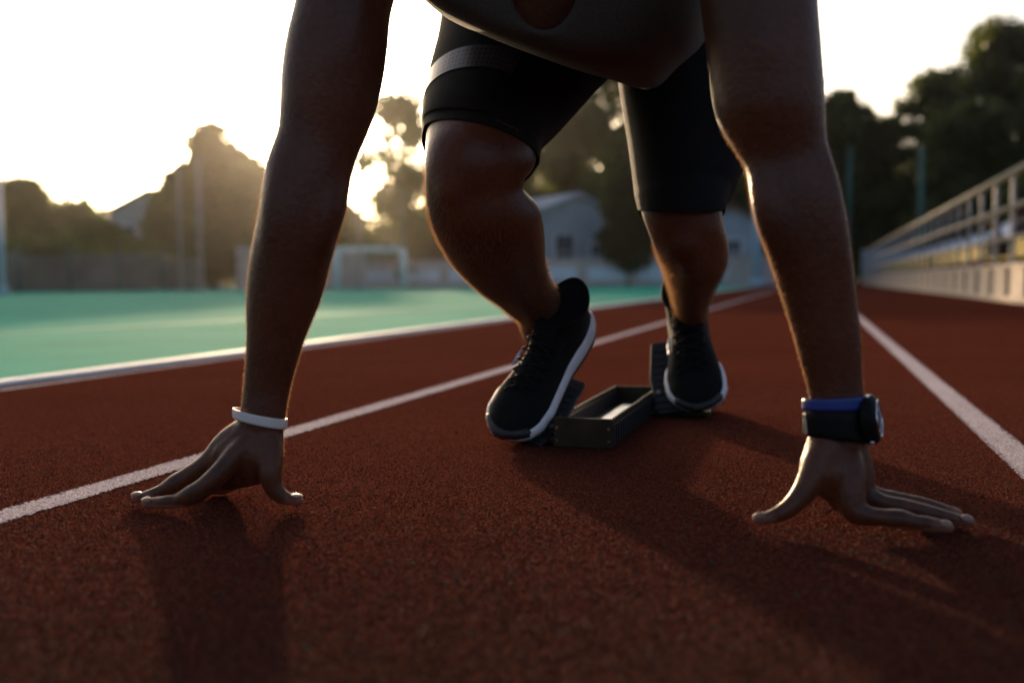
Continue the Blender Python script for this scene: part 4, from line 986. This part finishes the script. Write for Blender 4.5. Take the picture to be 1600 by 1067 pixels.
def tree(name, px, topy, d, hwpx, label, seed, m, n=7000, size=.19, clear=.18, spire=0.0, openness=1.0, group=None):
    r_ = random.Random(seed); p_ = GD(px, d); Ht = hpx(topy, d, px); Rw = hwpx * d / F; root = empty(name, tuple(p_)); meta(root, label, 'tree', group)
    z0 = Ht * clear; clumps = []; nc = int(64 * openness) + 6; limbs = []
    for i in range(nc):
        t = (i + .5) / nc; z = z0 + (Ht - z0) * t; prof_ = (math.sin(math.pi * min(1, (t * .82 + .14))) ** .7) * (1 - spire * t)
        a = r_.uniform(0, 6.28); rad = Rw * prof_ * r_.uniform(.1, .92); cr = max(.32, Rw * .28 * r_.uniform(.5, 1.4) * (1 - .5 * spire * t))
        z = min(z, Ht - cr * .75); clumps.append((p_[0] + rad * math.cos(a), p_[1] + rad * math.sin(a), z, cr)); limbs.append(clumps[-1])
    clumps.append((p_[0], p_[1], Ht - Rw * .2 * (1 - .5 * spire), Rw * .24 * (1 - .4 * spire)))
    V, Fq = leaf_cloud(clumps, n, size, seed); o = link('crown', npmesh('crown', V, Fq), m, root, smooth=False); o['kind'] = 'stuff'
    mb = MB(); tr = max(.1, Ht * .022); rr = []
    for t in np.linspace(0, 1, 9):
        rr.append([(p_[0] + .15 * math.sin(t * 4 + seed) * t + tr * (1 - .8 * t) * (1.4 if t == 0 else 1) * math.cos(a), p_[1] + .1 * math.sin(t * 5) * t + tr * (1 - .8 * t) * (1.4 if t == 0 else 1) * math.sin(a), Ht * .85 * t) for a in np.linspace(0, 2 * math.pi, 11)[:-1]])
    mb.rings(rr); trk = mb.build('trunk', BARK, root, smooth=True)
    for c_ in r_.sample(limbs, min(6, len(limbs))):
        zz = max(z0 * .8, c_[2] * .62); mb = MB(); a0 = Vector((p_[0], p_[1], zz)); b0 = Vector(c_[:3]); m0 = (a0 + b0) / 2 + Vector((0, 0, -.1)); mb.cyl(a0, m0, tr * .4, tr * .28, 8); mb.cyl(m0, b0, tr * .28, tr * .1, 8); mb.build('limb', BARK, trk, smooth=True)
    return root
TREES = [
 # px, topy, d, hw, label, mat, n, kw
 ('tree', -70, 265, 52, 95, 'low dark tree cut by the left edge of the picture', 0, 6000, {}),
 ('tree', 35, 285, 50, 75, 'rounded low tree at the far left behind the pale blue pole', 1, 6000, {}),
 ('tree', 112, 322, 52, 62, 'smaller tree sloping down towards the white brown-roofed house', 0, 5000, {}),
 ('tree', 165, 352, 50, 45, 'small tree just left of the white brown-roofed house', 0, 3500, {}),
 ('tree', 262, 318, 50, 52, 'tree before the right part of the brown-roofed house', 1, 4500, {}),
 ('tall_tree', 334, 196, 54, 62, 'tall tree with a narrow rounded top left of the glare', 0, 4600, dict(spire=.2)),
 ('tree', 292, 262, 53, 50, 'tree joining the left flank of the tall narrow-topped tree', 0, 5500, {}),
 ('tree', 372, 236, 53, 48, 'tree close behind the tall narrow-topped tree on its right', 0, 5500, {}),
 ('tree', 400, 258, 52, 62, 'tree joining the right flank of the tall narrow-topped tree', 1, 6000, {}),
 ('tree', 465, 262, 56, 58, 'tree mostly hidden behind the arm with the white wristband', 0, 6000, {}),
 ('tree', 540, 325, 55, 46, 'lower tree right of the arm with the white wristband', 1, 5000, {}),
 ('tall_tree', 634, 150, 50, 82, 'airy tall tree with gaps of sky between the arm and the knee', 1, 2600, dict(size=.21, clear=.1, openness=.6)),
 ('tree', 720, 235, 54, 80, 'bushy tree behind the bent knee', 0, 7000, {}),
 ('tree', 800, 120, 62, 85, 'tree behind the thigh in shorts', 2, 8000, {}),
 ('tall_tree', 885, 40, 62, 110, 'big dark tree rising behind the white gabled house', 2, 12000, {}),
 ('tall_tree', 1000, 30, 58, 100, 'big dark tree right of the white gabled house', 0, 12000, {}),
 ('tree', 982, 225, 46, 50, 'dark tree covering the right end of the white gabled house', 2, 9000, {}),
 ('tall_tree', 1105, 60, 60, 100, 'dark tree behind the far thigh', 2, 11000, {}),
 ('tall_tree', 1215, 90, 58, 85, 'dark tree behind the arm with the watch', 2, 9000, {}),
 ('tree', 1305, 150, 55, 60, 'dark rounded tree just right of the arm with the watch', 0, 9000, {}),
 ('tree', 1375, 192, 55, 62, 'lower dark tree in the dip of the treeline', 2, 9000, {}),
 ('tall_tree', 1462, 118, 52, 80, 'dark tree rising from the dip towards the right', 2, 10000, {}),
 ('tall_tree', 1555, 42, 50, 105, 'tallest dark tree at the upper right', 2, 7500, {}),
 ('tall_tree', 1668, 70, 46, 95, 'dark tree cut by the right edge of the picture', 2, 6500, {}),
 ('tall_tree', 1510, 170, 44, 90, 'dark broad tree behind the grandstand', 2, 9000, {}),
]
for i, (nm, px, ty, d, hw, lab, mi, n, kw) in enumerate(TREES):
    tree(nm, px, ty, d, hw, lab, 100 + i, LEAFS[mi], int(n * 1.9), **kw)
# shrubs under the treeline
for i, (px, ty, d, hw, lab) in enumerate([
  (60, 372, 43, 70, 'shrub behind the fence near the left edge'), (180, 385, 45, 60, 'shrub below the brown-roofed house'), (300, 360, 46, 60, 'shrub below the tall narrow-topped tree'),
  (400, 350, 50, 60, 'shrub above the taller wall block'), (520, 345, 52, 60, 'shrub behind the taller wall block'), (620, 330, 52, 60, 'shrub behind the goal'),
  (700, 330, 53, 60, 'shrub right of the goal'), (790, 320, 54, 60, 'shrub left of the white gabled house'), (1020, 300, 49, 62, 'shrub right of the white gabled house'), (1085, 330, 50, 50, 'shrub left of the small pale blue house'),
  (1240, 300, 52, 60, 'shrub behind the watch arm'), (1330, 290, 54, 70, 'dark shrub right of the watch arm'), (1420, 280, 50, 70, 'dark shrub behind the far end of the grandstand'), (1520, 270, 42, 90, 'dark shrub behind the grandstand seats'), (1640, 250, 36, 90, 'dark shrub at the right edge behind the grandstand'),
  (960, 350, 58, 80, 'shrub behind the gabled house'), (1150, 300, 56, 70, 'shrub behind the small pale blue house')]):
    p_ = GD(px, d); Ht = hpx(ty, d, px); Rw = hw * d / F; r_ = random.Random(500 + i); root = empty('shrub', tuple(p_)); meta(root, lab, 'shrub')
    cl = [(p_[0] + r_.uniform(-.8, .8) * Rw, p_[1] + r_.uniform(-.4, .4) * Rw, r_.uniform(.15, .8) * Ht, Rw * r_.uniform(.3, .5)) for _ in range(14)]
    cl = [(a, b_, min(c_, Ht - e * .6), e) for a, b_, c_, e in cl]
    V, Fq = leaf_cloud(cl, 4200, .15, 700 + i); o = link('foliage', npmesh('foliage', V, Fq), LEAFS[(0, 1, 2)[i % 3] if px < 900 else 2], root, smooth=False); o['kind'] = 'stuff'
    mb = MB()
    for c_ in cl[:5]: mb.cyl((p_[0], p_[1], 0), c_[:3], .05, .02, 6)
    mb.build('stem', BARK, root, smooth=True)
# woodland closing the view further back
cl = []; r_ = random.Random(3)
for i in range(150):
    px = -500 + i * 17; d = r_.uniform(70, 90); p_ = GD(px, d)
    ty = 330 if px < 760 else 230
    for k in range(3): cl.append((p_[0], p_[1], r_.uniform(.1, .9) * hpx(ty + r_.uniform(-20, 30), d, px), r_.uniform(1.4, 2.4)))
V, Fq = leaf_cloud(cl, 70000, .34, 9); o = link('woodland', npmesh('woodland', V, Fq), LEAFS[2], None, smooth=False); meta(o, 'far dark woodland closing the view behind the trees', 'woodland', kind='stuff')
tot = sum(len(o.data.polygons) for o in bpy.data.objects if o.type == 'MESH'); print('polys', tot, 'objects', len(bpy.data.objects))

# ------------------------------------------------------------------ evening air
hz = MB(); hz.box((0, 60, 16), (300, 180, 34)); ho = hz.build('haze', None) if False else None
me = hz.mesh('haze'); ho = bpy.data.objects.new('haze', me); COL.objects.link(ho); ho['kind'] = 'stuff'
hm = bpy.data.materials.new('haze'); hm.use_nodes = True; hN = hm.node_tree; hN.nodes.clear()
ov = hN.nodes.new('ShaderNodeOutputMaterial'); pv = hN.nodes.new('ShaderNodeVolumePrincipled'); pv.inputs['Color'].default_value = (1, .95, .88, 1)
pv.inputs['Density'].default_value = .0002; pv.inputs['Anisotropy'].default_value = .87; hN.links.new(pv.outputs[0], ov.inputs['Volume']); me.materials.append(hm)
